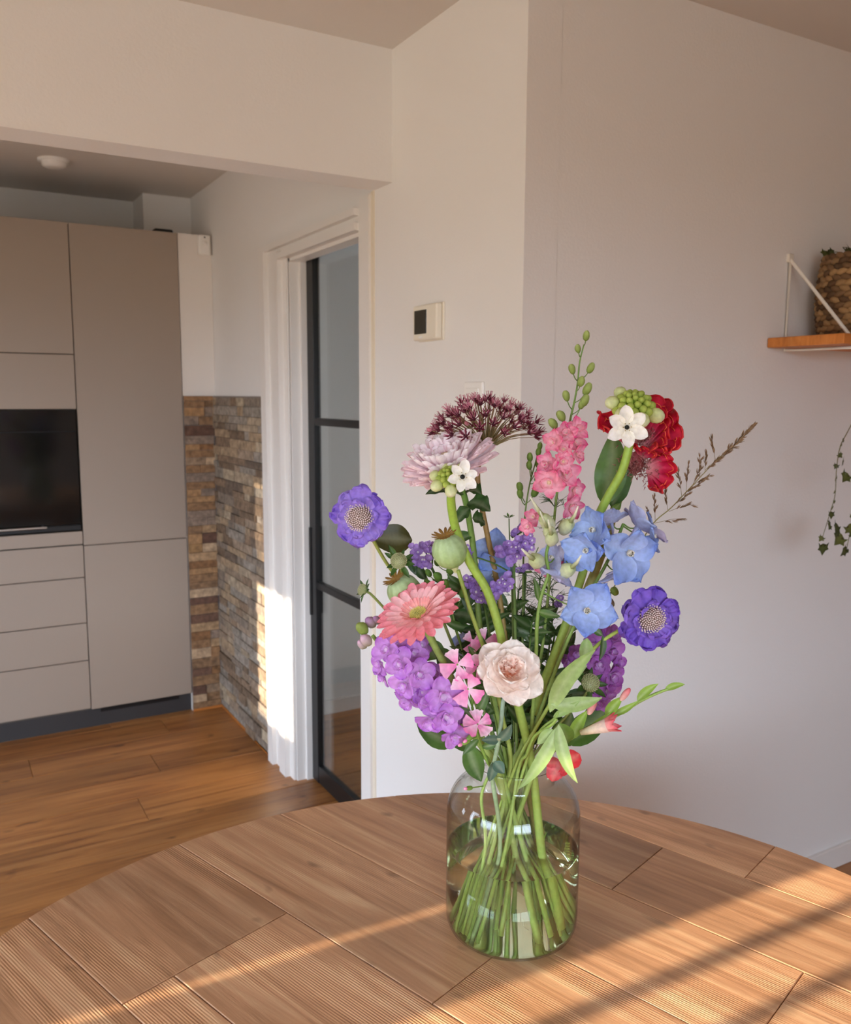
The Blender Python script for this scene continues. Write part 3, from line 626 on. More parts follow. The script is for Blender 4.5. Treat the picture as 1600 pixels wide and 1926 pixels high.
scab_bud('small spiky pincushion bud on a thin bare stalk beside the glass door', [(690, 1113, -.01), (702, 1122, -.01), (738, 1163, 0), (790, 1235, .01), (860, 1345, .01), (925, 1445, -.005), (990, 1600, -.02), (1040, 1750, -.04)], (684, 1110, -.015), (-.8, .35, .4), 11*K, 2)
scab_bud('grey green pincushion bud in front of the purple stock', [(1108, 1295, -.02), (1090, 1320, -.02), (1040, 1375, -.015), (990, 1445, -.01), (925, 1600, -.01), (885, 1745, -.04)], (1108, 1285, -.035), (.2, .45, .8), 17*K, 3)
# ------------------------------------------------------------------ chrysanthemum
def mum():
    e, sp = flower('chrysanthemum', 'large pale pink chrysanthemum with many curved petals', 'flower', [(856, 905, .0), (872, 930, .01), (884, 990, .02), (893, 1060, .025), (905, 1200, .02), (938, 1350, .015), (955, 1445, .015), (975, 1600, .02), (1000, 1748, .045)], .0048, .0046, G['mid'], G['mid2'])
    fr = frame(pt(847, 886, -.02), dirv(-.30, .88, .36), 0)
    c0, c1, c2 = lin('#ffe8f0'), lin('#f9cade'), lin('#fff8fa')
    big = [petal(.062, .0160, c2, mixc(c0, c2, .3*i), w_strap, .0+.1*i, .6, nu=10, nv=3, hook=.12, tip=.04).mesh('petal', M['petal']) for i in range(2)]
    mid = [petal(.052, .0145, c1, c2, w_strap, .12, .65, nu=10, nv=3, hook=.18, tip=.04).mesh('petal', M['petal']) for i in range(2)]
    sml = petal(.034, .0125, c1, c2, w_strap, .05, .9, nu=7, nv=2, hook=.22, tip=.04).mesh('petal', M['petal'])
    ring(e, 'petal', big, 23, fr, .02, .007, 0, 0, .08, 1.08, sj=.06); ring(e, 'petal', big, 23, fr, .16, .007, .14, .002, .10, 1.06, sj=.07); ring(e, 'petal', big, 22, fr, .30, .007, .0, .004, .10, 1.0, sj=.07)
    ring(e, 'petal', mid, 20, fr, .42, .006, .2, .005, .12, 1.08, sj=.07); ring(e, 'petal', mid, 18, fr, .54, .006, .0, .006, .12, .95, sj=.08); ring(e, 'petal', sml, 18, fr, .66, .006, .1, .007, .12, 1.2, sj=.1)
    ring(e, 'petal', sml, 16, fr, .82, .004, .3, .008, .12, .95, sj=.1); ring(e, 'petal', petal(.020, .006, lin('#efd8b4'), lin('#f6e8cc'), w_strap, .05, .9, nu=6, nv=2, hook=.2).mesh('petal', M['petal']), 16, fr, 1.0, .003, 0, .009, .15)
    put('calyx', lathe([(.005, -.012), (.014, -.008), (.018, -.001), (.010, .003), (0, .004)], 14, G['mid']).mesh('calyx', M['stem']), e, fr)
    for a, b, w, bd_, sd2 in (((872, 930, .0), (800, 930, -.015), .026, .28, .1), ((880, 945, .01), (922, 962, -.01), .036, .30, .0), ((884, 955, .0), (858, 985, -.01), .022, .1, .1), ((888, 975, .02), (912, 985, .03), .03, .2, 0), ((890, 1005, .02), (838, 1040, .03), .024, .15, .1), ((878, 925, .03), (905, 930, .0), .03, .3, 0), ((895, 1080, .02), (878, 1150, -.01), .03, .1, .1), ((902, 1170, .02), (850, 1155, .04), .04, .15, .1), ((910, 1240, .02), (858, 1215, .03), .035, .2, .1)):
        place('leaf', leaf(pt(*a), pt(*b), w, dirv(0, .7, .6), G['dk2'], G['dk'], bd_, sd2, .3, .25, 10), M['leaf'], e)
mum()
# ------------------------------------------------------------------ dark red umbel
def umbel():
    e, sp = flower('umbel_flower', 'fan-shaped umbel of tiny dark red star florets behind the pink chrysanthemum', 'flower', [(914, 849, .035), (898, 882, .035), (905, 950, .035), (932, 1082, .035), (947, 1180, .03), (960, 1290, .02), (975, 1400, .01), (985, 1445, .01), (1012, 1600, .02), (1035, 1735, .035)], .0042, .0048, lin('#8a5f34'), lin('#8d7038'))
    B = pt(914, 848, .035); dk, pk = lin('#7c2a42'), lin('#d98aa0')
    st = []
    for q in range(3):
        d = MD(); cA = (dk, pk, mixc(dk, pk, .4))[q]
        for i in range(6):
            a = i*math.pi/3+random.uniform(-.2, .2); d.join(petal(.0085, .0022, mixc(cA, (0, 0, 0), .35), cA, w_lance, .3, .2, nu=3, nv=1).xf(Matrix.Rotation(a, 4, 'Z') @ Matrix.Rotation(-.45, 4, 'Y')))
            d.join(tube([Vector((0, 0, 0)), Vector((math.cos(a+.5)*.003, math.sin(a+.5)*.003, .0085))], .00028, .00028, cA, pk, 3))
        d.join(ell(.0021, .0021, .0018, dk, lin('#3a1420'), 6, 4)); st.append(d.mesh('floret', M['petal']))
    N_ = 86
    for i in range(N_):
        u = (i+.5)/N_; a = i*2.39996; th = 1.30*math.sqrt(u)
        L = .086*(1-.10*math.cos(th)+.08*random.uniform(-1, 1))
        d0 = (R0*math.sin(th)*math.cos(a)+HF*math.sin(th)*math.sin(a)*.75+Vector((0, 0, 1))*math.cos(th)-R0*.06).normalized(); p = B+d0*L+Vector((0, 0, -.004))
        mid_ = B+d0*L*.5+Vector((0, 0, 1))*.006*math.sin(th)
        pe = place('pedicel', tube(spline([B, mid_, p], 3), .00095, .0007, lin('#8d8a52'), lin('#86604c'), 4), M['stem'], e)
        put('floret', st[0 if th > .9 and i % 3 else (i % 3)], pe, frame(p, d0, random.random()*6, random.uniform(1.3, 1.8)))
    for q in ((812, 810), (880, 800), (905, 808), (945, 812)):
        p = pt(*q, .0); place('bud', tube([B, B.lerp(p, .5), p], .0007, .0006, lin('#8d8a52'), lin('#86704c'), 4).join(ell(.0035, .003, .0045, lin('#c98a92'), lin('#b86a78'), 8, 5).xf(frame(p, (p-B)))), M['stem'], e)
umbel()
# ------------------------------------------------------------------ star of Bethlehem
def star_of_b(label, path, cl, axis, wf_, wn_, hs, seed, ws):
    e, sp = flower('star_of_bethlehem', label, 'flower', path, .0062, .0068, lin('#8fae3e'), lin('#7d9c3c'), n=10)
    fr = frame(pt(*cl), dirv(*axis), seed); c0, c1, cw = lin('#8fae3a'), lin('#c6d468'), lin('#ecefca'); rnd = random.Random(seed)
    N_ = 34
    for i in range(N_):
        u = (i+.5)/N_; a = i*2.39996; th = 1.75*u**.55; n_ = Vector((math.sin(th)*math.cos(a), math.sin(th)*math.sin(a), math.cos(th)*.95))
        s = (.0036+.0030*u)*hs; out = (.0150+.003*u)*hs; big = u > .55 and i % 3 == 0
        if big: s *= 1.42; out *= 1.30
        b = put('bud', ell(s, s, s*1.12, c0 if not big else c1, c1 if not big else cw, 9, 6, .05, 6).mesh('bud', M['petal']), e, fr @ frame(n_*out*.72, n_))
    put('core', ell(.014*hs, .014*hs, .012*hs, c0, c0, 10, 6).xf(Matrix.Translation((0, 0, -.012*hs))).mesh('core', M['stem']), e, fr)
    place('pedicel', tube(spline([fr @ Vector((0, 0, -.005)), (fr @ Vector((0, 0, 0))).lerp(pt(*wf_), .6), pt(wf_[0], wf_[1], wf_[2]+.003)], 4), .0022, .0015, c0, c1), M['stem'], e)
    f2 = frame(pt(*wf_), dirv(*wn_), .3*seed); w1, w2 = lin('#faf8ea'), lin('#ffffff')
    me = petal(.0225*ws, .0150*ws, w1, w2, w_round, .12, .35, nu=7, nv=3, tip=.05).mesh('petal', M['petal'])
    ring(e, 'petal', me, 6, f2, .15, .0022, 0, 0, .12, sj=.08)
    put('ovary', ell(.0034, .0034, .0030, lin('#22281c'), lin('#101410'), 10, 7).mesh('ovary', M['leaf']), e, f2)
    d = MD()
    for i in range(6):
        a = i*math.pi/3+.5; p = Vector((.0055*math.cos(a), .0055*math.sin(a), .0055)); d.join(tube([Vector((.002*math.cos(a), .002*math.sin(a), .001)), p], .0007, .0004, w1, w1, 4)); d.join(ell(.0007, .0011, .0008, lin('#9c8a4a'), lin('#c0ac66'), 5, 3).xf(Matrix.Translation(p)))
    put('stamen', d.mesh('stamen', M['petal']), e, f2)
    return e
star_of_b('star of Bethlehem with lime buds in front of the pink chrysanthemum', [(850, 922, -.088), (848, 945, -.075), (857, 995, -.06), (882, 1055, -.055), (915, 1110, -.052), (938, 1180, -.05), (950, 1240, -.045), (975, 1330, -.04), (1000, 1440, -.03), (1018, 1600, -.03), (1040, 1738, -.035)], (850, 900, -.092), (-.1, .9, .45), (869, 897, -.118), (.1, .15, 1), .95, 1, .95)
star_of_b('star of Bethlehem with lime buds in front of the red cockscomb', [(1190, 790, -.03), (1184, 832, -.035), (1170, 885, -.035), (1140, 940, -.03), (1118, 990, -.015), (1095, 1080, 0), (1060, 1185, 0), (1018, 1295, .0), (985, 1400, 0), (965, 1445, 0), (925, 1600, .01), (893, 1736, .0)], (1192, 764, -.045), (0, .9, .55), (1178, 804, -.085), (-.05, .1, 1), 1.22, 2, 1.25)
# ------------------------------------------------------------------ cockscomb
def cockscomb():
    e, sp = flower('cockscomb', 'crimson cockscomb with a ruffled velvet crest', 'flower', [(1192, 862, .02), (1180, 900, .02), (1160, 945, .02), (1128, 1050, .03), (1095, 1130, .03), (1060, 1210, .03), (1015, 1330, .03), (988, 1445, .03), (955, 1600, .03), (912, 1742, .04)], .0072, .0062, lin('#8f8a48'), lin('#86803c'), n=9)
    cb, cm, ce, cl = lin('#e3a0a4'), lin('#d42e5e'), lin('#da1838'), lin('#ff7a55')
    lobes = [((1195, 850, .0), [(1150, 775, .0), (1128, 775, -.02), (1126, 800, -.02), (1142, 806, -.03), (1160, 795, -.02)], 3, .012),
             ((1195, 850, .015), [(1145, 765, .02), (1165, 752, .03), (1192, 748, .035), (1225, 750, .035)], 4, .012),
             ((1200, 845, .0), [(1218, 752, .025), (1245, 752, .01), (1264, 770, .0), (1275, 800, -.01), (1274, 830, -.02), (1258, 848, -.02), (1248, 846, -.025)], 7, .016),
             ((1205, 850, .005), [(1222, 770, .0), (1242, 775, -.02), (1255, 800, -.025), (1250, 825, -.03), (1225, 842, -.03)], 6, .014),
             ((1205, 865, .0), [(1190, 838, -.02), (1205, 842, -.02), (1222, 848, -.02), (1232, 858, -.015)], 3, .008),
             ((1212, 878, .0), [(1232, 848, .005), (1250, 850, -.005), (1264, 868, -.01), (1262, 895, -.01), (1250, 918, -.01), (1238, 922, -.015), (1224, 916, -.01)], 6, .011)]
    for k, (ap, ed, wv, am) in enumerate(lobes):
        E_ = spline([pt(*q) for q in ed], 12); A = pt(*ap); n = len(E_); T = 9; md = MD(); v = []; f = []; cc = []; rim = []
        for i, q in enumerate(E_):
            s = i/(n-1); out = (q-A)
            for j in range(T+1):
                t = j/T; wob = math.sin(s*wv*2*math.pi+k)*am*t**2.2+.35*math.sin(s*wv*4.6*math.pi+k*2)*am*t**3
                p = A+out*(.12+.88*t)-HF*wob*1.1+Vector((0, 0, 1))*math.cos(s*wv*2*math.pi+k)*am*.35*t**2+RT*math.sin(s*wv*2*math.pi*1.3)*am*.2*t**2
                v.append(p); cc.append(mixc(mixc(cb, cm, min(1, t*1.7)), ce, max(0, t-.55)*2)); last = p
            rim.append(last)
        for i in range(n-1):
            for j in range(T): f.append((i*(T+1)+j, (i+1)*(T+1)+j, (i+1)*(T+1)+j+1, i*(T+1)+j+1))
        lo = place('crest_lobe', md.add(v, f, cc), M['petal'], e)
        place('crest_rim', tube(rim, .0015, .0015, ce, mixc(ce, cl, .25), 6, .15), M['petal'], lo)
        fold = [p-HF*.006*0+(A-p)*.14-HF*.005*math.sin(i*.9) for i, p in enumerate(rim)]
        place('crest_fold', tube(fold, .0008, .0008, cl, mixc(ce, cl, .5), 5, .2), M['petal'], lo)
    d = MD(); rnd = random.Random(9); f1, f2 = lin('#c98f8a'), lin('#a05a5e')
    for a, b, w in (((1165, 880), (1235, 885), 26), ((1200, 830), (1225, 812), 20), ((1175, 865), (1215, 870), 24)):
        for i in range(230):
            t = rnd.random(); q = pt(a[0]+(b[0]-a[0])*t+rnd.gauss(0, w*.34), a[1]+(b[1]-a[1])*t+rnd.gauss(0, w*.42), rnd.uniform(-.018, .022))
            dd = Vector((rnd.gauss(0, 1), rnd.gauss(0, 1), rnd.gauss(0, 1)+.2)).normalized(); d.join(tube([q, q+dd*.007], .0009, .0002, f2, mixc(f1, lin('#e8c0b0'), rnd.random()*.6), 4))
    place('seed_fuzz', d, M['petal'], e, 'stuff')
    place('core', ell(.015, .012, .018, lin('#a86a60'), lin('#b04a58'), 12, 8).xf(frame(pt(1190, 892, .006), dirv(.15, .9, .1))), M['petal'], e)
    place('leaf', leaf(pt(1134, 950, .0), pt(1152, 808, -.005), .048, dirv(-.1, 0, 1), G['mid'], lin('#4f7034'), -.08, .10, .12, .10, 12), M['leaf'], e)
    place('leaf', leaf(pt(1150, 955, .015), pt(1188, 862, .0), .032, dirv(.1, 0, 1), G['dk2'], lin('#4f7034'), .05, -.05, .12, .1, 10), M['leaf'], e)
    place('leaf', leaf(pt(1152, 960, .01), pt(1168, 945, .0), .012, dirv(.1, 0, 1), G['lt'], G['mid'], .05), M['leaf'], e)
cockscomb()
# ------------------------------------------------------------------ larkspur
def fsprays(e, P, n, L, seed, col=None, up=.3, name='feather_leaf'):
    """finely divided thread leaves round a place on the stem"""
    rnd = random.Random(seed); d = MD(); P = Vector(P)
    for i in range(n):
        a = rnd.random()*6.28; dr = (R0*math.cos(a)+HF*math.sin(a)+Vector((0, 0, up+rnd.uniform(-.3, .5)))).normalized(); q = P+dr*L*rnd.uniform(.5, 1)
        mid_ = P.lerp(q, .5)+Vector((0, 0, .12*L)); d.join(tube(spline([P, mid_, q], 3), .0007, .0003, col or G['dk'], col or G['dk2'], 3))
        for k in range(2):
            q2 = mid_+(dr+Vector((rnd.gauss(0, .6), rnd.gauss(0, .6), rnd.gauss(0, .5)))).normalized()*L*.4; d.join(tube([mid_, q2], .0005, .00025, col or G['dk'], col or G['dk2'], 3))
    return place(name, d, M['stem'], e, 'stuff')
def lark_bud(e, sp_p, p, s, c0, c1, spur=False):
    P, Q = Vector(sp_p), Vector(p); d = (Q-P)
    up = (d.normalized()+Vector((0, 0, .8))).normalized()
    st = place('bud_stalk', tube(spline([P, P.lerp(Q, .6)+Vector((0, 0, -.002)), Q], 3), .0008, .0007, G['mid'], G['mid2'], 4), M['stem'], e)
    md = ell(s*.62, s*.62, s, c0, c1, 8, 6, .08, 5)
    if spur: md.join(tube([Vector((0, 0, .1*s)), Vector((.1*s, 0, -.9*s)), Vector((.35*s, 0, -1.9*s))], s*.22, s*.06, c0, c1, 5))
    place('bud', md.xf(frame(Q, up if not spur else -up, 1.0, 1.3 if spur else 1.0)), M['petal'], st)
PKM = None
def pink_floret(e, p, face, s, tone):
    global PKM
    c0, c1 = lin('#fedbe6'), lin('#f0509a')
    if PKM is None:
        PKM = [petal(.0215, .0165, c0, mixc(c1, lin('#f578a4'), .5*i), w_round, .08, .25, .07, 2.5, .06, 8, 5, .06, i, lobe=.10).mesh('petal', M['petal']) for i in range(3)]
        PKM.append(petal(.0125, .0115, lin('#fff0f0'), lin('#f8a4c0'), w_round, .2, .4, .09, 2.2, .08, 6, 4, .05, 5, lobe=.12).mesh('petal', M['petal']))
    fr = frame(p, face, random.random()*6, s)
    f = put('floret', ell(.0028, .0028, .0022, lin('#e8d8a0'), lin('#f4e6c0'), 6, 4).mesh('floret', M['petal']), e, fr)
    ring(f, 'petal', [PKM[tone % 3]], 5, fr, .30, .001, 0, 0, .25, sj=.12); ring(f, 'petal', PKM[3], 5, fr, .85, .001, .6, .001, .3, sj=.15)
def larkspur():
    e, sp = flower('larkspur', 'tall pink larkspur spike with green buds at its tip', 'flower', [(1098, 648, .01), (1090, 680, .01), (1086, 720, .01), (1080, 755, .01), (1072, 790, .012), (1058, 860, .015), (1047, 930, .015), (1040, 1000, .02), (1034, 1080, .02), (1022, 1200, .02), (1000, 1340, .02), (985, 1445, .02), (965, 1600, .03), (935, 1740, .05)], .0010, .0032, G['mid2'], G['mid'])
    c0, c1 = lin('#7d9a44'), lin('#b9c878')
    for (a, b, s) in (((1098, 650), (1101, 641), .0085), ((1092, 672), (1088, 664), .0075), ((1087, 718), (1078, 704), .0085), ((1087, 716), (1105, 702), .0090), ((1084, 735), (1090, 727), .009), ((1080, 758), (1098, 743), .0105), ((1077, 772), (1067, 755), .009), ((1075, 780), (1093, 765), .0105), ((1072, 795), (1060, 792), .0105), ((1068, 812), (1046, 806), .010), ((1070, 800), (1090, 770), .008)):
        lark_bud(e, pt(*a, .012), pt(*b, .0), s, c0, c1)
    for i, (x, y, s, a, b) in enumerate(((1083, 808, .95, .3, .3), (1064, 818, .9, -.1, .4), (1043, 832, .95, -.6, .2), (1080, 833, .9, .5, .1), (1083, 853, .85, .7, -.1), (1059, 845, .8, 0, .1), (1030, 872, 1.0, -.7, .1), (1060, 892, 1.18, .25, .05), (1033, 907, 1.30, -.35, -.05), (1077, 922, 1.0, .6, -.2), (1073, 950, 1.0, .4, -.4), (1058, 868, .85, .2, 0), (1040, 880, .8, -.3, .2), (1003, 972, .75, -.5, .1), (994, 990, .7, -.6, -.1), (1040, 1050, .95, 0, .1), (1055, 1040, .7, .5, 0), (1028, 1066, .8, -.4, .0))):
        pink_floret(e, pt(x, y, -.012-.006*(i % 3)), dirv(a, b, .8), s, i)
    for i, q in enumerate(((1044, 955), (1036, 1005), (1031, 1110), (1025, 1160), (1020, 1200))): fsprays(e, pt(*q, .02), 9, .04, i)
larkspur()
def lark_side():
    e, sp = flower('larkspur_bud_spray', 'slender stalk of green larkspur buds beside the pink larkspur', 'flower bud', [(1012, 850, .02), (1004, 880, .02), (997, 905, .02), (990, 945, .02), (986, 985, .02), (984, 1060, .025), (982, 1200, .025), (978, 1340, .02), (975, 1445, .02), (960, 1600, .03), (945, 1735, .055)], .0009, .0022, G['mid'], G['dk2'])
    c0, c1 = lin('#557a34'), lin('#86a24c')
    for a, b, s in (((1011, 855), (1014, 846), .0065), ((1004, 880), (1011, 858), .007), ((1000, 895), (997, 869), .0075), ((999, 900), (996, 884), .0075), ((998, 905), (1010, 880), .007), ((987, 945), (979, 926), .0085), ((987, 950), (980, 938), .008), ((987, 948), (1001, 935), .0095), ((996, 910), (1006, 905), .006)):
        lark_bud(e, pt(*a, .02), pt(*b, .012), s, c0, c1)
    fsprays(e, pt(984, 1080, .025), 8, .035, 41); fsprays(e, pt(982, 1160, .025), 10, .04, 42)
lark_side()
# ------------------------------------------------------------------ delphinium
BL = [lin('#aac5f5'), lin('#7f9dea'), lin('#c0c8ee'), lin('#c3bddf')]
def blue_floret(e, p, face, s, back=False, rot=0.0, half=False):
    cA, cB = (BL[2], BL[3]) if back else (BL[0], BL[1])
    ms_ = [petal(.042, .038, mixc(cA, (1, 1, 1), .15), mixc(cB, BL[0], .35*i), w_round, .12, .25, .06, 1.6+.3*i, .03, 10, 6, .13, 31+i, hook=-.10).mesh('petal', M['petal']) for i in range(3)]
    fr = frame(p, face, rot, s)
    f = put('floret', tube([Vector((0, 0, 0)), Vector((0, 0, -.012)), Vector((.004, 0, -.03))], .004, .0015, cA, cB, 6).mesh('floret', M['petal']), e, fr)
    ring(f, 'petal', ms_, 5, fr, .34, .002, 0, 0, .34, sj=.14)
    d = MD()
    for i in range(4):
        a = i*1.57+.4; d.join(petal(.012, .009, lin('#f0ead8'), lin('#fbf6e6'), w_round, .35, .4, .08, 2, .05, 4, 2, seed=i).xf(Matrix.Rotation(a, 4, 'Z') @ Matrix.Rotation(-.9, 4, 'Y')))
    for i in range(8): a = i*.8; d.join(ell(.0008, .0008, .0012, lin('#4a4632'), lin('#6a6440'), 5, 3).xf(Matrix.Translation((.003*math.cos(a), .003*math.sin(a), .007))))
    put('bee', d.mesh('bee', M['petal']), f, fr)
def delphinium(label, path, florets, buds, r0=.0022, r1=.0034, leaves=()):
    e, sp = flower('delphinium', label, 'flower', path, r0, r1, G['mid2'], G['mid'])
    for x, y, o, a, b, c, s, bk, ro in florets:
        P = pt(x, y, o); Q = min(sp, key=lambda q: (q-P).length)
        if (Q-P).length > .012: place('pedicel', tube(spline([Q, Q.lerp(P, .5)+Vector((0, 0, -.004)), P], 3), .0012, .001, G['mid2'], G['mid2'], 5), M['stem'], e)
        blue_floret(e, P, dirv(a, b, c), s, bk, ro)
    for a, b, s in buds: lark_bud(e, pt(*a), pt(*b), s, lin('#c3d08e'), lin('#f8f6e6'), True)
    for a, b, w in leaves: place('leaf', leaf(pt(*a), pt(*b), w, dirv(.2, .3, 1), G['mid'], G['dk2'], .08, .05, .2, 0, 8), M['leaf'], e)
delphinium('pale blue delphinium with wide open florets below the cockscomb', [(1172, 985, -.03), (1158, 1020, -.03), (1140, 1060, -.03), (1112, 1110, -.03), (1085, 1165, -.03), (1050, 1245, -.03), (1015, 1340, -.025), (975, 1445, -.02), (925, 1600, -.02), (885, 1740, .0)],
    [(1180, 1037, -.075, .25, -.15, 1, 1.12, False, .3), (1120, 997, -.06, -.75, .15, .6, .95, False, .9), (1106, 1032, -.065, -.55, -.2, .7, .9, False, .2), (1198, 992, -.04, .5, .7, -.2, .98, True, .5), (1222, 1010, -.05, .8, .2, .2, .8, False, .1), (1160, 1072, -.045, .05, -.85, .2, .85, True, .7), (1150, 985, -.02, -.1, .7, -.4, .75, True, .2)], [], leaves=[((1160, 1010, -.07), (1188, 1015, -.085), .008)])
delphinium('pale blue delphinium floret in front, with drooping white green buds', [(1030, 985, -.04), (1033, 1015, -.045), (1027, 1045, -.05), (1031, 1080, -.05), (1018, 1120, -.05), (1010, 1170, -.05), (1008, 1230, -.045), (1003, 1320, -.035), (992, 1445, -.025), (968, 1600, -.03), (945, 1750, -.05)],
    [(1102, 1146, -.085, -.05, .05, 1, 1.05, False, .95), (1056, 1072, -.045, -.3, -.75, .0, .85, True, .1), (1042, 1050, -.035, -.5, .2, .3, .7, True, .6)],
    [((1044, 970, -.04), (1018, 968, -.06), .0135), ((1060, 975, -.04), (1074, 980, -.06), .0135), ((1040, 990, -.045), (1028, 990, -.065), .0120), ((1038, 995, -.045), (1036, 1003, -.07), .0130), ((1012, 1030, -.045), (1001, 1050, -.065), .0150), ((1060, 1050, -.05), (1077, 1066, -.075), .0140)],
    leaves=[((1012, 1130, -.05), (1003, 1085, -.055), .010), ((1011, 1150, -.05), (1055, 1160, -.07), .012)])
delphinium('blue delphinium floret half hidden behind the brown umbel stalk', [(928, 1030, .07), (930, 1060, .07), (935, 1150, .06), (945, 1300, .045), (965, 1445, .04), (1000, 1600, .05), (1020, 1735, .055)],
    [(926, 1040, .05, .1, .2, .9, 1.0, False, .3), (928, 1078, .045, .0, -.3, .9, .85, False, .8), (885, 1210, .05, -.3, .1, .8, .8, True, .3)], [])
# ------------------------------------------------------------------ stock
def stock(label, path, florets, cs, buds, leaves, gname):
    e, sp = flower('stock_flower', label, 'flower', path, .0030, .0042, G['lt'], G['mid2'])
    c0, c1, cw = cs
    ms_ = [petal(.021, .0205, mixc(c0, cw, .25), mixc(c1, c0, .4*i), w_round, .05+.06*i, .2, .06, 1.6+.4*i, .02, 6, 4, .02, 60+i, hook=-.12).mesh('petal', M['petal']) for i in range(3)]
    me = petal(.012, .011, mixc(cw, c0, .2), c0, w_round, .3, .5, .08, 2, .02, 5, 3, .02, 71).mesh('petal', M['petal'])
    ey = ell(.0042, .0042, .0035, cw, mixc(cw, c0, .3), 8, 5).mesh('floret', M['petal'])
    for x, y, o, a, b, c, s in florets:
        fr = frame(pt(x, y, o), dirv(a, b, c), random.random()*6, s)
        f = put('floret', ey, e, fr); ring(f, 'petal', ms_, 5, fr, .30, .002, 0, 0, .45, sj=.15); ring(f, 'petal', me, 5, fr, .75, .0015, .6, .001, .3, sj=.2)
    for x, y, o, s, col in buds:
        d = ell(s*.75, s*.75, s, G['lt'], col, 9, 6, .07, 4); place('bud', d.xf(frame(pt(x, y, o), dirv(-.5, .6, .4))), M['petal'], e)
    for a, b, w, bd_, sd2 in leaves: place('leaf', leaf(pt(*a), pt(*b), w, dirv(-.1, .5, .8), G['mid'], G['dk2'], bd_, sd2, .3, .1, 9), M['leaf'], e)
    return e
LI = (lin('#d694e4'), lin('#b86ad4'), lin('#f8eaf4'))
stock('lilac stock spike leaning out below the coral gerbera', [(700, 1195, -.05), (722, 1222, -.05), (760, 1275, -.055), (805, 1330, -.055), (850, 1375, -.05), (905, 1420, -.045), (940, 1450, -.04), (985, 1600, -.04), (1025, 1752, -.05)],
    [(728, 1222, -.07, -.4, .3, .9, .95), (716, 1248, -.06, -.8, -.1, .5, .8), (722, 1268, -.05, -.7, -.5, .4, .85), (745, 1210, -.05, -.1, .6, .7, .85), (752, 1248, -.085, -.2, .1, 1, 1.05), (775, 1232, -.06, .3, .5, .8, 1.0), (762, 1285, -.085, -.4, -.2, .9, 1.1), (788, 1268, -.09, .2, .1, 1, 1.05), (768, 1312, -.075, -.5, -.6, .7, 1.1), (795, 1300, -.08, .1, -.1, 1, 1.0), (815, 1272, -.05, .2, .7, .7, .95), (808, 1315, -.09, -.4, .1, 1, 1.15), (832, 1310, -.10, .3, .1, 1, 1.25), (812, 1352, -.09, -.4, -.5, .8, 1.2), (838, 1345, -.10, .2, -.2, 1, 1.1), (858, 1320, -.07, .7, .2, .8, 1.0), (855, 1380, -.085, .1, -.5, .9, 1.15), (868, 1348, -.07, .7, -.1, .8, .95), (845, 1292, -.05, .5, .6, .6, .9), (775, 1195, -.04, .5, .5, .5, .85), (790, 1215, -.04, .5, .5, .6, .9)], LI,
    [(690, 1190, -.06, .0115, lin('#9aa85a')), (705, 1178, -.05, .0105, lin('#c58cc8')), (697, 1212, -.065, .011, lin('#e6b8d8')), (715, 1172, -.05, .008, lin('#c58cc8')), (688, 1218, -.055, .009, lin('#e6b8d8'))],
    [((860, 1395, -.06), (782, 1350, -.075), .034, -.1, -.22), ((880, 1400, -.05), (905, 1470, -.05), .032, .05, .05), ((820, 1240, -.03), (795, 1205, -.03), .036, .1, .1), ((850, 1270, -.02), (820, 1215, -.03), .034, .1, .1), ((890, 1405, -.05), (840, 1395, -.06), .022, .05, .05)], 'l')
PU = (lin('#b266c2'), lin('#9a4aae'), lin('#e6c6e6'))
stock('magenta purple stock spike behind the deep violet pincushion flower', [(1150, 1135, .03), (1142, 1190, .03), (1135, 1260, .03), (1110, 1330, .03), (1060, 1390, .03), (1000, 1447, .025), (930, 1600, .02), (895, 1735, .03)],
    [(1125, 1185, .01, -.4, .3, .8, .95), (1150, 1195, .01, .3, .3, .8, .9), (1120, 1215, .0, -.4, .1, .9, 1), (1148, 1225, .005, .4, .1, .9, 1), (1158, 1245, .01, .8, .0, .6, .9), (1128, 1248, .0, -.2, .0, 1, 1), (1150, 1270, .0, .4, -.1, .9, 1.05), (1125, 1280, .0, -.4, -.1, .9, .9), (1142, 1300, .0, .4, -.3, .9, 1.05), (1125, 1318, .0, -.1, -.5, .8, .9), (1090, 1230, .02, -.5, .1, .8, .9), (1075, 1245, .03, -.5, 0, .8, .8)], PU,
    [(1152, 1140, .01, .009, lin('#b58aa0')), (1145, 1125, .02, .010, lin('#b58aa0')), (1160, 1118, .02, .0085, lin('#8fa04e')), (1150, 1150, .01, .008, lin('#b58aa0'))],
    [((1060, 1395, .03), (1150, 1325, .02), .045, .05, .1), ((1050, 1400, .0), (1075, 1340, -.02), .04, .1, .05)], 'r')
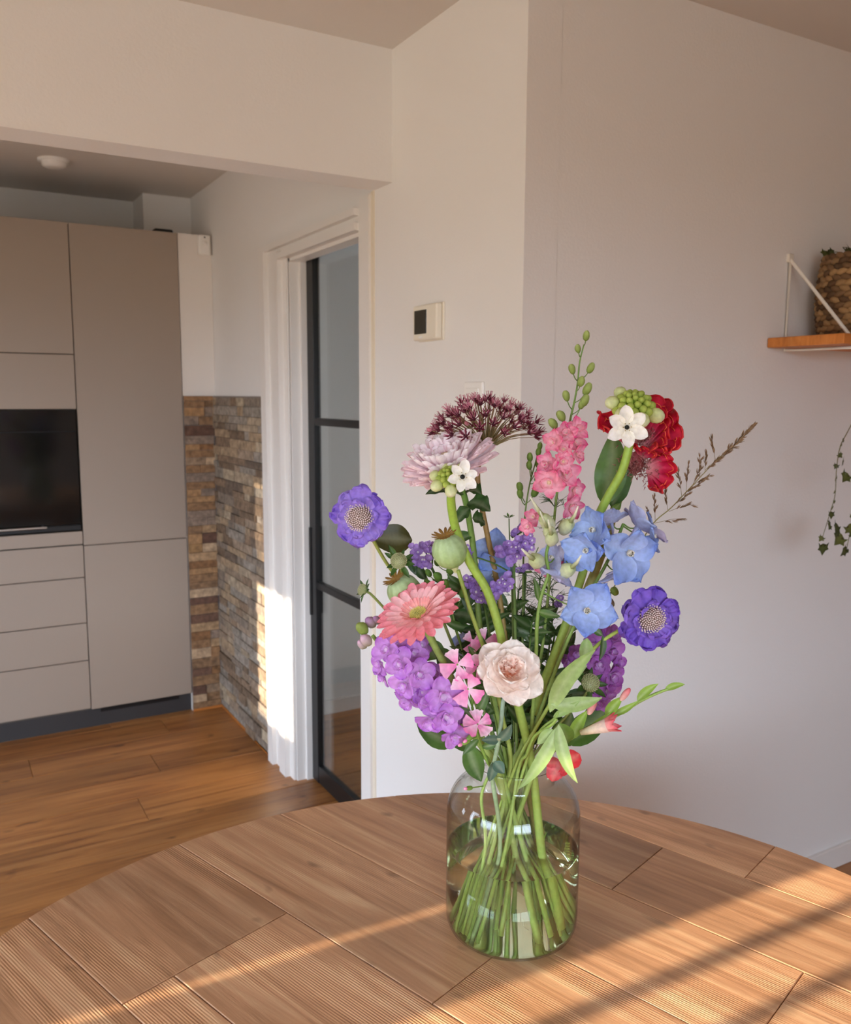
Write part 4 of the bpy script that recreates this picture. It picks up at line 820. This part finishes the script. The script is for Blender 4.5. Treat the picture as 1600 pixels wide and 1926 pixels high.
# ------------------------------------------------------------------ statice
def statice(label, path, heads, seed, r=.0020):
    e, sp = flower('statice_sprig', label, 'flower', path, r, .0026, G['dk2'], G['mid']); rnd = random.Random(seed)
    ca, cb, cw = lin('#bb96df'), lin('#9f7acc'), lin('#efe4f6')
    me = []
    for q in range(3):
        d = MD()
        for i in range(5): d.join(petal(.0062, .0062, mixc(ca, cw, .2), mixc(ca, cb, q*.4), w_fan, .1, .2, .1, 2, .06, 3, 2, seed=q*5+i).xf(Matrix.Rotation(i*1.2566, 4, 'Z') @ Matrix.Rotation(-.55, 4, 'Y')))
        if q == 0: d.join(ell(.0020, .0020, .0022, cw, (.95, .93, .95), 6, 4).xf(Matrix.Translation((0, 0, .001))))
        d.join(tube([Vector((0, 0, -.006)), Vector((0, 0, 0))], .0012, .0022, G['mid'], ca, 5)); me.append(d.mesh('floret', M['petal']))
    for (x0, y0, x1, y1, o, rows) in heads:
        A, B = pt(x0, y0, o), pt(x1, y1, o-.004); mid_ = (A+B)/2; n_ = max(5, int((B-A).length/.0058))
        Q = min(sp, key=lambda q: (q-mid_+Vector((0, 0, .03))).length)
        tw = place('twig', tube(spline([Q, Q.lerp(mid_, .5), mid_-Vector((0, 0, .008))], 3), .0014, .0012, G['dk2'], G['mid'], 5).join(tube([A-Vector((0, 0, .006)), B-Vector((0, 0, .006))], .0022, .0018, G['dk2'], G['mid'], 5)), M['stem'], e)
        for i in range(n_):
            for k in range(rows):
                p = A.lerp(B, (i+.5*rnd.random()+.25*k)/n_)+Vector((0, 0, rnd.uniform(-.002, .003)-.0075*k))-HF*(.003+.003*k*0+rnd.uniform(0, .004)); put('floret', me[rnd.randrange(3)], tw, frame(p, dirv(rnd.uniform(-.6, .6), .55-.35*k+rnd.uniform(-.2, .2), .9), rnd.random()*6, rnd.uniform(.9, 1.2)))
    return e
statice('purple statice sprig between the dark leaf and the poppy pod', [(800, 1045, .03), (815, 1075, .03), (838, 1130, .035), (880, 1250, .03), (935, 1400, .02), (952, 1447, .015), (995, 1600, .03), (1025, 1735, .045)], [(775, 1030, 820, 1022, .02, 2), (776, 1048, 812, 1055, .015, 2), (808, 1040, 822, 1030, .03, 1)], 1)
statice('purple statice sprig with a slanting head in front of the poppy stalk, above the carnation', [(905, 1110, .0), (915, 1160, .01), (930, 1260, .01), (950, 1380, .005), (962, 1447, .0), (985, 1600, .0), (990, 1745, .02)], [(875, 1090, 900, 1100, .0, 2), (885, 1112, 930, 1125, -.005, 2), (915, 1105, 960, 1082, -.005, 3), (925, 1130, 935, 1118, -.006, 1)], 2)
st3 = statice('purple statice sprig beside the pink larkspur florets', [(968, 1040, .0), (966, 1080, .0), (968, 1160, .005), (970, 1300, .005), (970, 1447, .0), (955, 1600, .0), (940, 1742, .01)], [(935, 1035, 958, 1022, -.005, 2), (955, 1042, 1003, 1005, -.01, 3), (962, 1003, 985, 990, .01, 1), (958, 1022, 990, 1012, -.012, 2), (875, 1030, 885, 1040, .03, 2)], 3, .0026)
statice('faded statice sprig low behind the white delphinium bud', [(988, 1080, .03), (985, 1140, .03), (980, 1280, .03), (975, 1447, .03), (950, 1600, .04), (930, 1735, .05)], [(975, 1070, 1000, 1068, .02, 1), (1045, 1140, 1056, 1120, .02, 1)], 4)
# ------------------------------------------------------------------ poppy pods
def poppy(label, path, c, axis, s, seed):
    e, sp = flower('poppy_pod', label, 'seed pod', path, .0030, .0034, lin('#8a9a44'), lin('#7d9440'))
    fr = frame(pt(*c), dirv(*axis), .3*seed); R = 31*K*s
    cA, cB = lin('#8fae62'), lin('#b9cba4'); md = MD(); v = []; f = []; cc = []; n = 36; rows = 14
    for j in range(rows+1):
        t = j/rows; th = math.pi*(.06+.86*t); r = R*math.sin(th)**.9; z = -R*1.05*math.cos(th)
        for i in range(n):
            a = 2*math.pi*i/n; q = 1+.022*math.cos(12*a); v.append((r*q*math.cos(a), r*q*math.sin(a), z)); k = .5+.5*math.cos(12*a); cc.append(mixc(mixc(cA, cB, t*.8), G['mid2'], .35*(1-k)*(1-t*.5)))
    for j in range(rows):
        for i in range(n): f.append((j*n+i, j*n+(i+1) % n, (j+1)*n+(i+1) % n, (j+1)*n+i))
    put('pod', md.add(v, f, cc).mesh('pod', M['stem']), e, fr)
    put('collar', lathe([(.0032, -R*1.45), (.0045, -R*1.25), (.0062, -R*1.12), (.007, -R*1.02), (.004, -R*.95)], 14, lin('#c3c890')).mesh('collar', M['stem']), e, fr)
    cr = petal(.019*s, .0066*s, lin('#a8803e'), lin('#7a5526'), w_spoon, .12, -.5, nu=4, nv=2).mesh('crown_ray', M['leaf'])
    ring(e, 'crown_ray', cr, 13, fr, .12, .001, 0, R*1.03, .05)
    put('crown_disc', lathe([(.012, R*.92), (.009, R*1.0), (.003, R*1.04), (0, R*1.05)], 14, lin('#9a7436')).mesh('crown_disc', M['stem']), e, fr)
poppy('pale green poppy seed pod with a brown crown, in front of the thick green stalks', [(861, 1072, -.055), (868, 1095, -.055), (885, 1150, -.055), (912, 1225, -.05), (930, 1280, -.045), (945, 1350, -.04), (960, 1447, -.035), (925, 1600, -.05), (885, 1752, -.045)], (845, 1036, -.06), (-.28, .9, .25), 1.0, 1)
poppy('dark green poppy seed pod behind the coral gerbera', [(772, 1140, .02), (785, 1170, .02), (830, 1250, .02), (890, 1360, .02), (945, 1446, .02), (1005, 1600, .01), (1058, 1738, .01)], (761, 1113, .0), (-.5, .75, .25), 1.05, 2)
# ------------------------------------------------------------------ carnation
def carnation():
    e, sp = flower('carnation', 'peach carnation with frilled petals in the middle of the bouquet', 'flower', [(952, 1300, -.10), (946, 1320, -.095), (943, 1350, -.09), (938, 1390, -.085), (930, 1430, -.07), (925, 1460, -.06), (940, 1600, -.055), (900, 1760, -.03)], .0032, .0034, lin('#86a092'), lin('#6f8c74'))
    fr = frame(pt(956, 1268, -.11), dirv(.05, .62, .85), .4)
    c0, c1, c2 = lin('#ffede2'), lin('#fff7f1'), lin('#f6b696')
    big = [petal(.046, .044, c0, c1, w_round, .05+.05*i, .22, .03, 1.3+.4*i, .015, 10, 7, .02, 80+i, hook=-.04).mesh('petal', M['petal']) for i in range(3)]
    mid = [petal(.034, .032, c0, c1, w_round, .15, .3, .05, 1.6+.5*i, .03, 9, 6, .02, 84+i).mesh('petal', M['petal']) for i in range(3)]
    sml = [petal(.022, .019, c2, mixc(c0, c1, .4), w_fan, .1, .4, .10, 2.0+.5*i, .06, 7, 5, .05, 88+i).mesh('petal', M['petal']) for i in range(3)]
    ring(e, 'petal', big, 7, fr, .10, .004, 0, 0, .2, sj=.1); ring(e, 'petal', mid, 7, fr, .42, .004, .4, .002, .22, 1.1, sj=.12); ring(e, 'petal', mid, 6, fr, .8, .004, .1, .003, .2, .95, sj=.12); ring(e, 'petal', sml, 7, fr, 1.0, .004, .3, .006, .25, 1.1, sj=.12); ring(e, 'petal', sml, 6, fr, 1.3, .003, 0, .008, .2, .95)
    place('calyx', ell(.0075, .0075, .014, G['mid2'], lin('#a9bf74'), 10, 6).xf(frame(pt(950, 1316, -.10), dirv(.05, .95, .1))), M['stem'], e)
    put('core', ell(.009, .009, .010, c2, c2, 10, 6).mesh('core', M['petal']), e, fr)
    place('node', ell(.0048, .0048, .004, lin('#a9a47c'), G['blue'], 10, 5).xf(Matrix.Translation(pt(938, 1393, -.085))), M['stem'], e)
    for a, b, w in (((938, 1392, -.085), (962, 1362, -.10), .017), ((938, 1392, -.085), (905, 1392, -.10), .014), ((930, 1432, -.075), (948, 1455, -.085), .018), ((932, 1430, -.07), (920, 1470, -.065), .016)): place('leaf', leaf(pt(*a), pt(*b), w, dirv(.2, .3, 1), G['blue'], lin('#4a6456'), .15, .05), M['leaf'], e)
carnation()
# ------------------------------------------------------------------ small dianthus
def dianthus():
    e, sp = flower('dianthus_sprig', 'sprig of small pink and white dianthus flowers beside the carnation', 'flower', [(888, 1330, -.085), (898, 1385, -.08), (915, 1430, -.06), (922, 1450, -.055), (905, 1500, -.06), (912, 1600, -.07), (875, 1752, -.05)], .0020, .0026, G['mid2'], G['lt'])
    cA, cB = lin('#fad6e8'), lin('#f07cbc'); me = [petal(.0185, .0195, (cA, cB, cB)[i], (cB, cA, mixc(cA, cB, .5))[i], w_fan, .05, .15, .05, 2.2, .07, 6, 4, .08, 90+i).mesh('petal', M['petal']) for i in range(3)]
    for x, y, o, a, b, c, n_, s, ro in ((860, 1250, -.10, -.1, .2, 1, 4, 1.2, .4), (880, 1296, -.11, -.2, .1, 1, 4, 1.15, 1.1), (898, 1362, -.11, -.05, .75, .6, 5, 1.1, .4), (910, 1208, -.03, .2, .3, .9, 4, 1.0, .2), (888, 1208, -.025, -.6, .4, .5, 3, .9, .5), (898, 1254, -.085, .1, .3, .9, 4, .9, .3)):
        P = pt(x, y, o); fr = frame(P, dirv(a, b, c), ro, s); Q = min(sp[:12], key=lambda q: (q-P).length); bk = P-dirv(a, b, c)*.018
        f = place('floret', tube(spline([Q, Q.lerp(bk, .6)-Vector((0, 0, .004)), bk], 3), .0011, .0011, G['mid'], G['mid2'], 5).join(tube([bk, P], .0034, .0026, G['lt'], G['mid2'], 8)), M['stem'], e)
        ring(f, 'petal', me, n_, fr, .12, .001, 0, 0, .12, sj=.1)
    for x, y, o in ((885, 1385, -.09), (868, 1365, -.09), (878, 1395, -.09), (890, 1275, -.08), (884, 1482, -.085)):
        P = pt(x, y, o); Q = min(sp, key=lambda q: (q-P).length); d = (P-Q).normalized(); place('bud', tube(spline([Q, Q.lerp(P, .6), P], 3), .001, .001, G['mid2'], G['lt'], 5).join(ell(.0036, .0036, .008, G['lt'], G['mid2'], 8, 6).xf(frame(P-d*.006, d))).join(ell(.0026, .0026, .004, lin('#e87aa8'), lin('#f0a0c0'), 7, 5).xf(frame(P+d*.008, d))), M['stem'], e)
    for a, b, w in (((900, 1390, -.08), (870, 1420, -.09), .011), ((893, 1350, -.085), (920, 1290, -.08), .013), ((893, 1350, -.085), (860, 1330, -.08), .010), ((905, 1405, -.07), (945, 1395, -.08), .011), ((895, 1240, -.04), (880, 1215, -.04), .011), ((915, 1240, -.04), (905, 1195, -.04), .009)): place('leaf', leaf(pt(*a), pt(*b), w, dirv(.1, .4, 1), G['mid'], G['dk2'], .1, .05), M['leaf'], e)
dianthus()
# ------------------------------------------------------------------ gladiolus
def gladiolus():
    e, sp = flower('gladiolus', 'gladiolus spike with coral buds reaching out beside the vase neck', 'flower', [(1283, 1288, -.06), (1245, 1300, -.06), (1205, 1318, -.06), (1160, 1345, -.06), (1120, 1362, -.06), (1078, 1385, -.055), (1040, 1412, -.05), (1005, 1450, -.042), (950, 1600, -.03), (878, 1745, .01)], .0018, .0045, G['lt'], G['mid2'])
    for a, b, w, s_ in (((1250, 1298, -.06), (1288, 1287, -.065), .010, -.12), ((1198, 1318, -.06), (1238, 1286, -.065), .013, -.10), ((1140, 1348, -.06), (1172, 1310, -.07), .016, -.08), ((1075, 1390, -.055), (1106, 1335, -.07), .018, -.06), ((1150, 1345, -.062), (1200, 1318, -.07), .010, .1), ((1110, 1368, -.06), (1150, 1338, -.07), .010, .1)):
        place('bract', leaf(pt(*a), pt(*b), w, dirv(-.2, .5, 1), G['lt'], lin('#8fb43e'), .06, s_, .5, 0, 8), M['leaf'], e)
    ca, cb = lin('#f6d8c8'), lin('#e8506a')
    for q, tip_, s in (((1106, 1345, -.07), (1117, 1320, -.072), .0068), ((1166, 1318, -.07), (1178, 1303, -.072), .0058)): place('bud', ell(s*.85, s*.85, s*2.1, ca, cb, 9, 7).xf(frame(pt(*q), pt(*tip_)-pt(*q))), M['petal'], e)
    A, B = pt(1092, 1378, -.07), pt(1142, 1364, -.085); fr = frame(A, B-A, .4)
    tb_ = place('bloom', tube([A, A.lerp(B, .5), B], .004, .0105, lin('#e8e0b8'), ca, 10), M['petal'], e)
    me = petal(.034, .016, ca, lin('#e6405c'), w_lance, -.02, .5, .03, 1.5, nu=7, nv=3).mesh('petal', M['petal']); ring(tb_, 'petal', me, 6, fr, 1.34, .006, 0, .026, .1)
    rd, pk = lin('#d8343c'), lin('#f2848c')
    C_ = pt(1052, 1436, -.075); f2 = frame(C_, dirv(.35, -.1, .9), .2)
    b2 = place('bloom', tube(spline([pt(1018, 1428, -.045), pt(1035, 1432, -.06), C_], 4), .003, .007, G['lt'], pk, 8), M['petal'], e)
    for (tx, ty, o, w) in ((1090, 1418, -.085, .030), (1072, 1450, -.08, .026), (1038, 1470, -.085, .026), (1024, 1436, -.085, .016)):
        place('petal', leaf(C_, pt(tx, ty, o), w, dirv(.1, .3, 1), pk if tx < 1040 else rd, rd, .12, .1, -.2, .2, 9, w_round), M['petal'], b2)
gladiolus()
# ------------------------------------------------------------------ broad pale leaves
def leafy(label, path, leaves, r0=.0022, r1=.0028, c=None, name='leafy_stalk', wave=.05):
    e, sp = flower(name, label, 'foliage', path, r0, r1, *(c or (G['lt'], G['mid2'])))
    for l in leaves:
        a, b, w, bd_, sd2, cA, cB = l[:7]; nr = l[7] if len(l) > 7 else (0, .35, 1)
        place('leaf', leaf(pt(*a), pt(*b), w, dirv(*nr), cA, cB, bd_, sd2, .18, wave, 11), M['leaf'], e)
    return e
pl, p2 = lin('#a3bb74'), lin('#8ca85c')
leafy('pale green stalk with broad twisted leaves in front of the purple stock', [(1050, 1340, -.085), (1042, 1352, -.085), (1020, 1370, -.08), (1000, 1400, -.06), (985, 1446, -.045), (935, 1600, -.045), (895, 1752, -.03)],
    [((1034, 1340, -.085), (1120, 1222, -.10), .025, .05, -.16, pl, p2), ((1035, 1305, -.085), (1104, 1252, -.08), .024, .06, -.10, p2, pl), ((1036, 1325, -.088), (1132, 1312, -.09), .022, -.02, .12, pl, p2), ((1104, 1200, -.06), (1098, 1255, -.075), .020, .02, 0, p2, pl), ((1040, 1348, -.085), (1090, 1318, -.09), .012, .05, .05, p2, p2)])
leafy('pale green stalk with two long leaves hanging over the vase rim', [(1047, 1352, -.10), (1035, 1365, -.095), (1005, 1385, -.075), (990, 1420, -.055), (975, 1447, -.045), (950, 1600, -.06), (908, 1760, -.04)],
    [((1050, 1365, -.10), (974, 1485, -.115), .020, .06, -.10, pl, p2), ((1050, 1362, -.10), (1086, 1473, -.12), .019, .06, .16, pl, p2), ((1040, 1372, -.10), (1010, 1400, -.10), .016, .05, .05, p2, pl), ((1052, 1360, -.095), (1066, 1400, -.06), .034, .2, .1, G['mid2'], G['mid'])])
d1, d2 = G['dk2'], G['dk']
leafy('olive stalk with one big dark leaf beside the violet pincushion flower', [(775, 1022, .03), (790, 1060, .035), (830, 1160, .035), (885, 1300, .03), (940, 1446, .03), (990, 1600, .04), (1010, 1735, .06)],
    [((775, 1016, .03), (692, 1010, .02), .046, .22, -.05, lin('#4d4a1e'), lin('#3c3f18'), (-.1, .35, .9)), ((772, 1040, .03), (782, 1082, .02), .018, .1, .05, d2, d2), ((800, 1090, .03), (770, 1050, .02), .016, .1, 0, d2, d1)], c=(lin('#6b6a2c'), G['mid']))
# dense leafy greens that fill the middle of the bouquet
rnd = random.Random(21)
for k, (x0, y0, o, xb, lab) in enumerate(((870, 1110, .03, 1015, 'dark leafy stalk behind the coral gerbera'), (905, 1170, .04, 1000, 'dark leafy stalk behind the lilac stock and dianthus'), (955, 1140, .04, 985, 'dark leafy stalk between the umbel stalk and the statice'),
        (1000, 1170, .02, 960, 'dark leafy stalk behind the carnation'), (1045, 1185, .05, 930, 'dark leafy stalk below the front delphinium floret'), (1075, 1260, .04, 915, 'dark leafy stalk behind the broad pale leaves'))):
    pth = [(x0, y0, o), (x0+(965-x0)*.25, y0+90, o), (x0+(968-x0)*.6, 1340, o*.7), (966+(x0-966)*.16, 1446, o*.6), (xb, 1600, .02), (xb+(xb-965)*.6, 1738, .03)]
    e, sp = flower('leafy_stalk', lab, 'foliage', pth, .0016, .0026, G['mid'], G['mid'])
    up = [q for q in sp if q.z > 1.05]
    for i in range(32):
        q = up[int(i*len(up)/32)]; s_ = 1 if i % 2 else -1
        tip_ = q+R0*s_*rnd.uniform(.02, .05)*(.55 if q.z < 1.12 else 1)+Vector((0, 0, rnd.uniform(-.012, .045)))-HF*rnd.uniform(-.035, .035)
        place('leaf', leaf(q, tip_, rnd.uniform(.010, .020), dirv(rnd.uniform(-.4, .4), rnd.uniform(0, .7), 1), d1, mixc(d2, G['mid'], rnd.random()*.6), rnd.uniform(0, .2), rnd.uniform(-.15, .15), .25, .05, 7), M['leaf'], e)
for k, (x0, y0, o, xb, lab) in enumerate(((1015, 1090, .035, 950, 'feathery dill-like stalk behind the white delphinium buds'), (975, 1110, .05, 975, 'feathery dill-like stalk behind the statice'), (1040, 1130, .045, 940, 'feathery dill-like stalk below the pink larkspur'))):
    e, sp = flower('feathery_stalk', lab, 'foliage', [(x0, y0, o), (x0-5, 1200, o), (x0*.6+970*.4, 1330, o*.7), (972, 1446, o*.6), (xb, 1600, .03), (xb-15, 1738, .04)], .0012, .0024, G['dk2'], G['mid'])
    for i in range(9): fsprays(e, sp[min(len(sp)-1, i*2)], 8, .042, 100+k*10+i)
def sprig(label, path, tips, seed, col):
    e, sp = flower('seed_pod_sprig', label, 'foliage', path, .0010, .0022, G['mid'], G['mid'])
    for (a, b, s) in tips: lark_bud(e, pt(*a), pt(*b), s, col[0], col[1])
sprig('thin sprig of green seed pods below the pale poppy pod', [(845, 1075, .02), (842, 1100, .02), (850, 1150, .02), (880, 1260, .02), (930, 1400, .01), (948, 1446, .01), (985, 1600, .0), (1015, 1745, .0)], [((845, 1075, .02), (825, 1065, .015), .006), ((843, 1090, .02), (828, 1092, .0), .0105), ((845, 1082, .02), (846, 1080, .0), .010), ((842, 1105, .02), (810, 1085, .01), .0075), ((842, 1108, .02), (810, 1102, .01), .0075), ((846, 1110, .02), (840, 1105, .0), .009), ((852, 1150, .02), (868, 1125, .0), .0105)], 1, (G['mid'], G['mid2']))
e_, s_ = flower('starry_bud_stalk', 'thin stalk with one small star-shaped green bud beside the statice', 'flower bud', [(957, 975, .01), (958, 1010, .01), (962, 1100, .012), (966, 1300, .01), (966, 1446, .01), (970, 1600, .02), (965, 1738, .05)], .0008, .0018, G['dk2'], G['mid'])
ring(e_, 'bract', petal(.009, .004, G['dk2'], G['mid'], w_lance, .1, .3, nu=4, nv=1).mesh('bract', M['leaf']), 7, frame(pt(957, 974, .01), dirv(0, 1, .2)), .5, .001, 0, 0, .3)
# ------------------------------------------------------------------ grass plume
def plume():
    e, sp = flower('grass_plume', 'brown feathery grass plume leaning away from the cockscomb', 'grass', [(1412, 806, .03), (1380, 838, .03), (1345, 868, .03), (1300, 915, .03), (1262, 955, .03), (1228, 985, .03), (1190, 1045, .03), (1140, 1130, .03), (1075, 1260, .03), (1015, 1390, .025), (992, 1446, .02), (945, 1600, .02), (905, 1738, .05)], .0004, .0016, lin('#8a7a4a'), lin('#8c9450'))
    rnd = random.Random(5); ca, cb = lin('#8a6a52'), lin('#5f4a34'); sk = []
    for q in range(3):
        d = MD()
        for i in range(3): d.join(petal(.0125, .0026, mixc(ca, cb, q*.4), mixc(ca, lin('#b09a70'), .4), w_lance, .05*i, .5, nu=3, nv=1).xf(Matrix.Rotation(i*2.1, 4, 'X') @ Matrix.Rotation(-.10, 4, 'Y')))
        sk.append(d.mesh('spikelet', M['leaf']))
    def spk(par, p, d, s):
        x = Vector(d).normalized(); z = Vector((rnd.gauss(0, 1), rnd.gauss(0, 1), rnd.gauss(0, 1))).cross(x).normalized(); y = z.cross(x)
        put('spikelet', sk[rnd.randrange(3)], par, Matrix(((x.x, y.x, z.x, p.x), (x.y, y.y, z.y, p.y), (x.z, y.z, z.z, p.z), (0, 0, 0, 1))) @ Matrix.Scale(s, 4))
    axis = spline([pt(1412, 806, .03), pt(1380, 838, .03), pt(1345, 868, .03), pt(1300, 915, .03), pt(1262, 955, .03), pt(1228, 985, .03)], 8)
    for i, p in enumerate(axis[:20]):
        dr = (axis[max(0, i-1)]-axis[i+1]).normalized()
        for k in range(3 if i < 14 else 1): spk(e, p, dr+Vector((rnd.gauss(0, .25), rnd.gauss(0, .25), rnd.gauss(0, .25))), rnd.uniform(.8, 1.15))
    for a, b in (((1345, 868), (1338, 822)), ((1335, 878), (1372, 850)), ((1325, 890), (1328, 850)), ((1315, 900), (1316, 855)), ((1290, 925), (1294, 868)), ((1300, 915), (1338, 893)), ((1282, 935), (1275, 882)), ((1280, 935), (1322, 905)), ((1256, 962), (1250, 925)), ((1262, 955), (1298, 928)), ((1258, 962), (1305, 948)), ((1232, 982), (1230, 930)), ((1228, 986), (1216, 955)), ((1232, 984), (1290, 975)), ((1325, 885), (1355, 862)), ((1205, 1020), (1240, 1010)), ((1175, 1085), (1200, 1075)), ((1300, 918), (1318, 880))):
        A, B = pt(*a, .03), pt(*b, .03+rnd.uniform(-.015, .015)); br = place('branchlet', tube(spline([A, A.lerp(B, .5)+Vector((0, 0, .002)), B], 3), .0004, .0003, lin('#8a7a4a'), lin('#8a6a52'), 3), M['stem'], e)
        for k in range(6): t = .45+.55*k/5; spk(br, A.lerp(B, t-.15), (B-A).normalized()+Vector((rnd.gauss(0, .22), rnd.gauss(0, .22), rnd.gauss(0, .22))), rnd.uniform(.7, 1.05))
plume()
# ------------------------------------------------------------------ trailing plant in the basket
def trailing():
    B = BC+Vector((0, 0, .19)); e = empty('trailing_ivy', B, 'trailing ivy growing in the basket and hanging below the shelf', 'plant'); rnd = random.Random(8)
    def wp(px, py, y):
        v = ray(px, py); return CAM+v*((y-CAM.y)/v.y)
    def ivy(A, L, nrm, col, par):
        d = MD(); n_ = Vector(nrm).normalized(); a = Vector((0, 0, -1)) if abs(n_.z) < .8 else Vector((1, 0, 0)); x = (a-n_*a.dot(n_)).normalized(); x = Matrix.Rotation(rnd.uniform(-.9, .9), 3, n_) @ x; y = n_.cross(x)
        o_ = [(0, 0), (.12, .34), (-.10, .52), (.30, .42), (.48, .55), (.60, .26), (1, 0), (.60, -.26), (.48, -.55), (.30, -.42), (-.10, -.52), (.12, -.34)]
        v = [A+x*L*.38-n_*L*.05]+[A+x*L*p+y*L*q+n_*L*.10*abs(q) for p, q in o_]
        place('leaf', d.add(v, [(0, i+1, (i+1) % 12+1) for i in range(12)], [mixc(col, lin('#8f9a5a'), .25)]+[col]*12), M['leaf'], par)
    yv = YC-SD-.02
    cols = [lin('#4a4f22'), lin('#5c6030'), lin('#3c4420')]
    for px_ in ([(1600, 800), (1580, 840), (1573, 880), (1570, 930), (1562, 960), (1545, 1015)], [(1630, 760), (1612, 900), (1602, 980), (1590, 1040)], [(1650, 780), (1625, 880), (1603, 900)]):
        pts = [B+Vector((-.02, -.05, .03)), Vector((BC.x, BC.y-.11, ZS+.22)), Vector((BC.x+.02, yv, ZS+.05))]+[wp(a, b, yv) for a, b in px_]
        sp = spline(pts, 6); st = place('vine', tube(sp, .0016, .0009, lin('#6a5a34'), lin('#6a6a34'), 5), M['stem'], e)
        for i in range(20, len(sp), 3): ivy(sp[i], rnd.uniform(.010, .024), (rnd.gauss(0, .4), -1, rnd.gauss(0, .3)), rnd.choice(cols), st)
    for a, b, L in ((1548, 1022, .034), (1560, 985, .024), (1574, 985, .036), (1583, 1005, .045), (1592, 1030, .034), (1586, 862, .026), (1594, 890, .034), (1597, 985, .04), (1563, 962, .022), (1574, 995, .03)): ivy(wp(a, b, yv-.01), L, (rnd.gauss(0, .35), -1, rnd.gauss(0, .3)), rnd.choice(cols), e)
    for i in range(46):
        a = rnd.random()*6.28; r = .095*math.sqrt(rnd.random()); p = BC+Vector((r*math.cos(a), r*math.sin(a), .215+.045*rnd.random()))
        if i % 3 == 0: place('vine', tube(spline([B, B.lerp(p, .6)+Vector((0, 0, .02)), p], 3), .0012, .0009, cols[0], cols[1], 4), M['stem'], e)
        ivy(p, rnd.uniform(.02, .036), (rnd.gauss(0, .6), -.7, .6), rnd.choice(cols), e)
    for i in range(8): ivy(BC+Vector((-.02+.02*i, -.115-.006*rnd.random(), .20-.012*(i % 4))), .03, (0, -1, .3), rnd.choice(cols), e)
trailing()
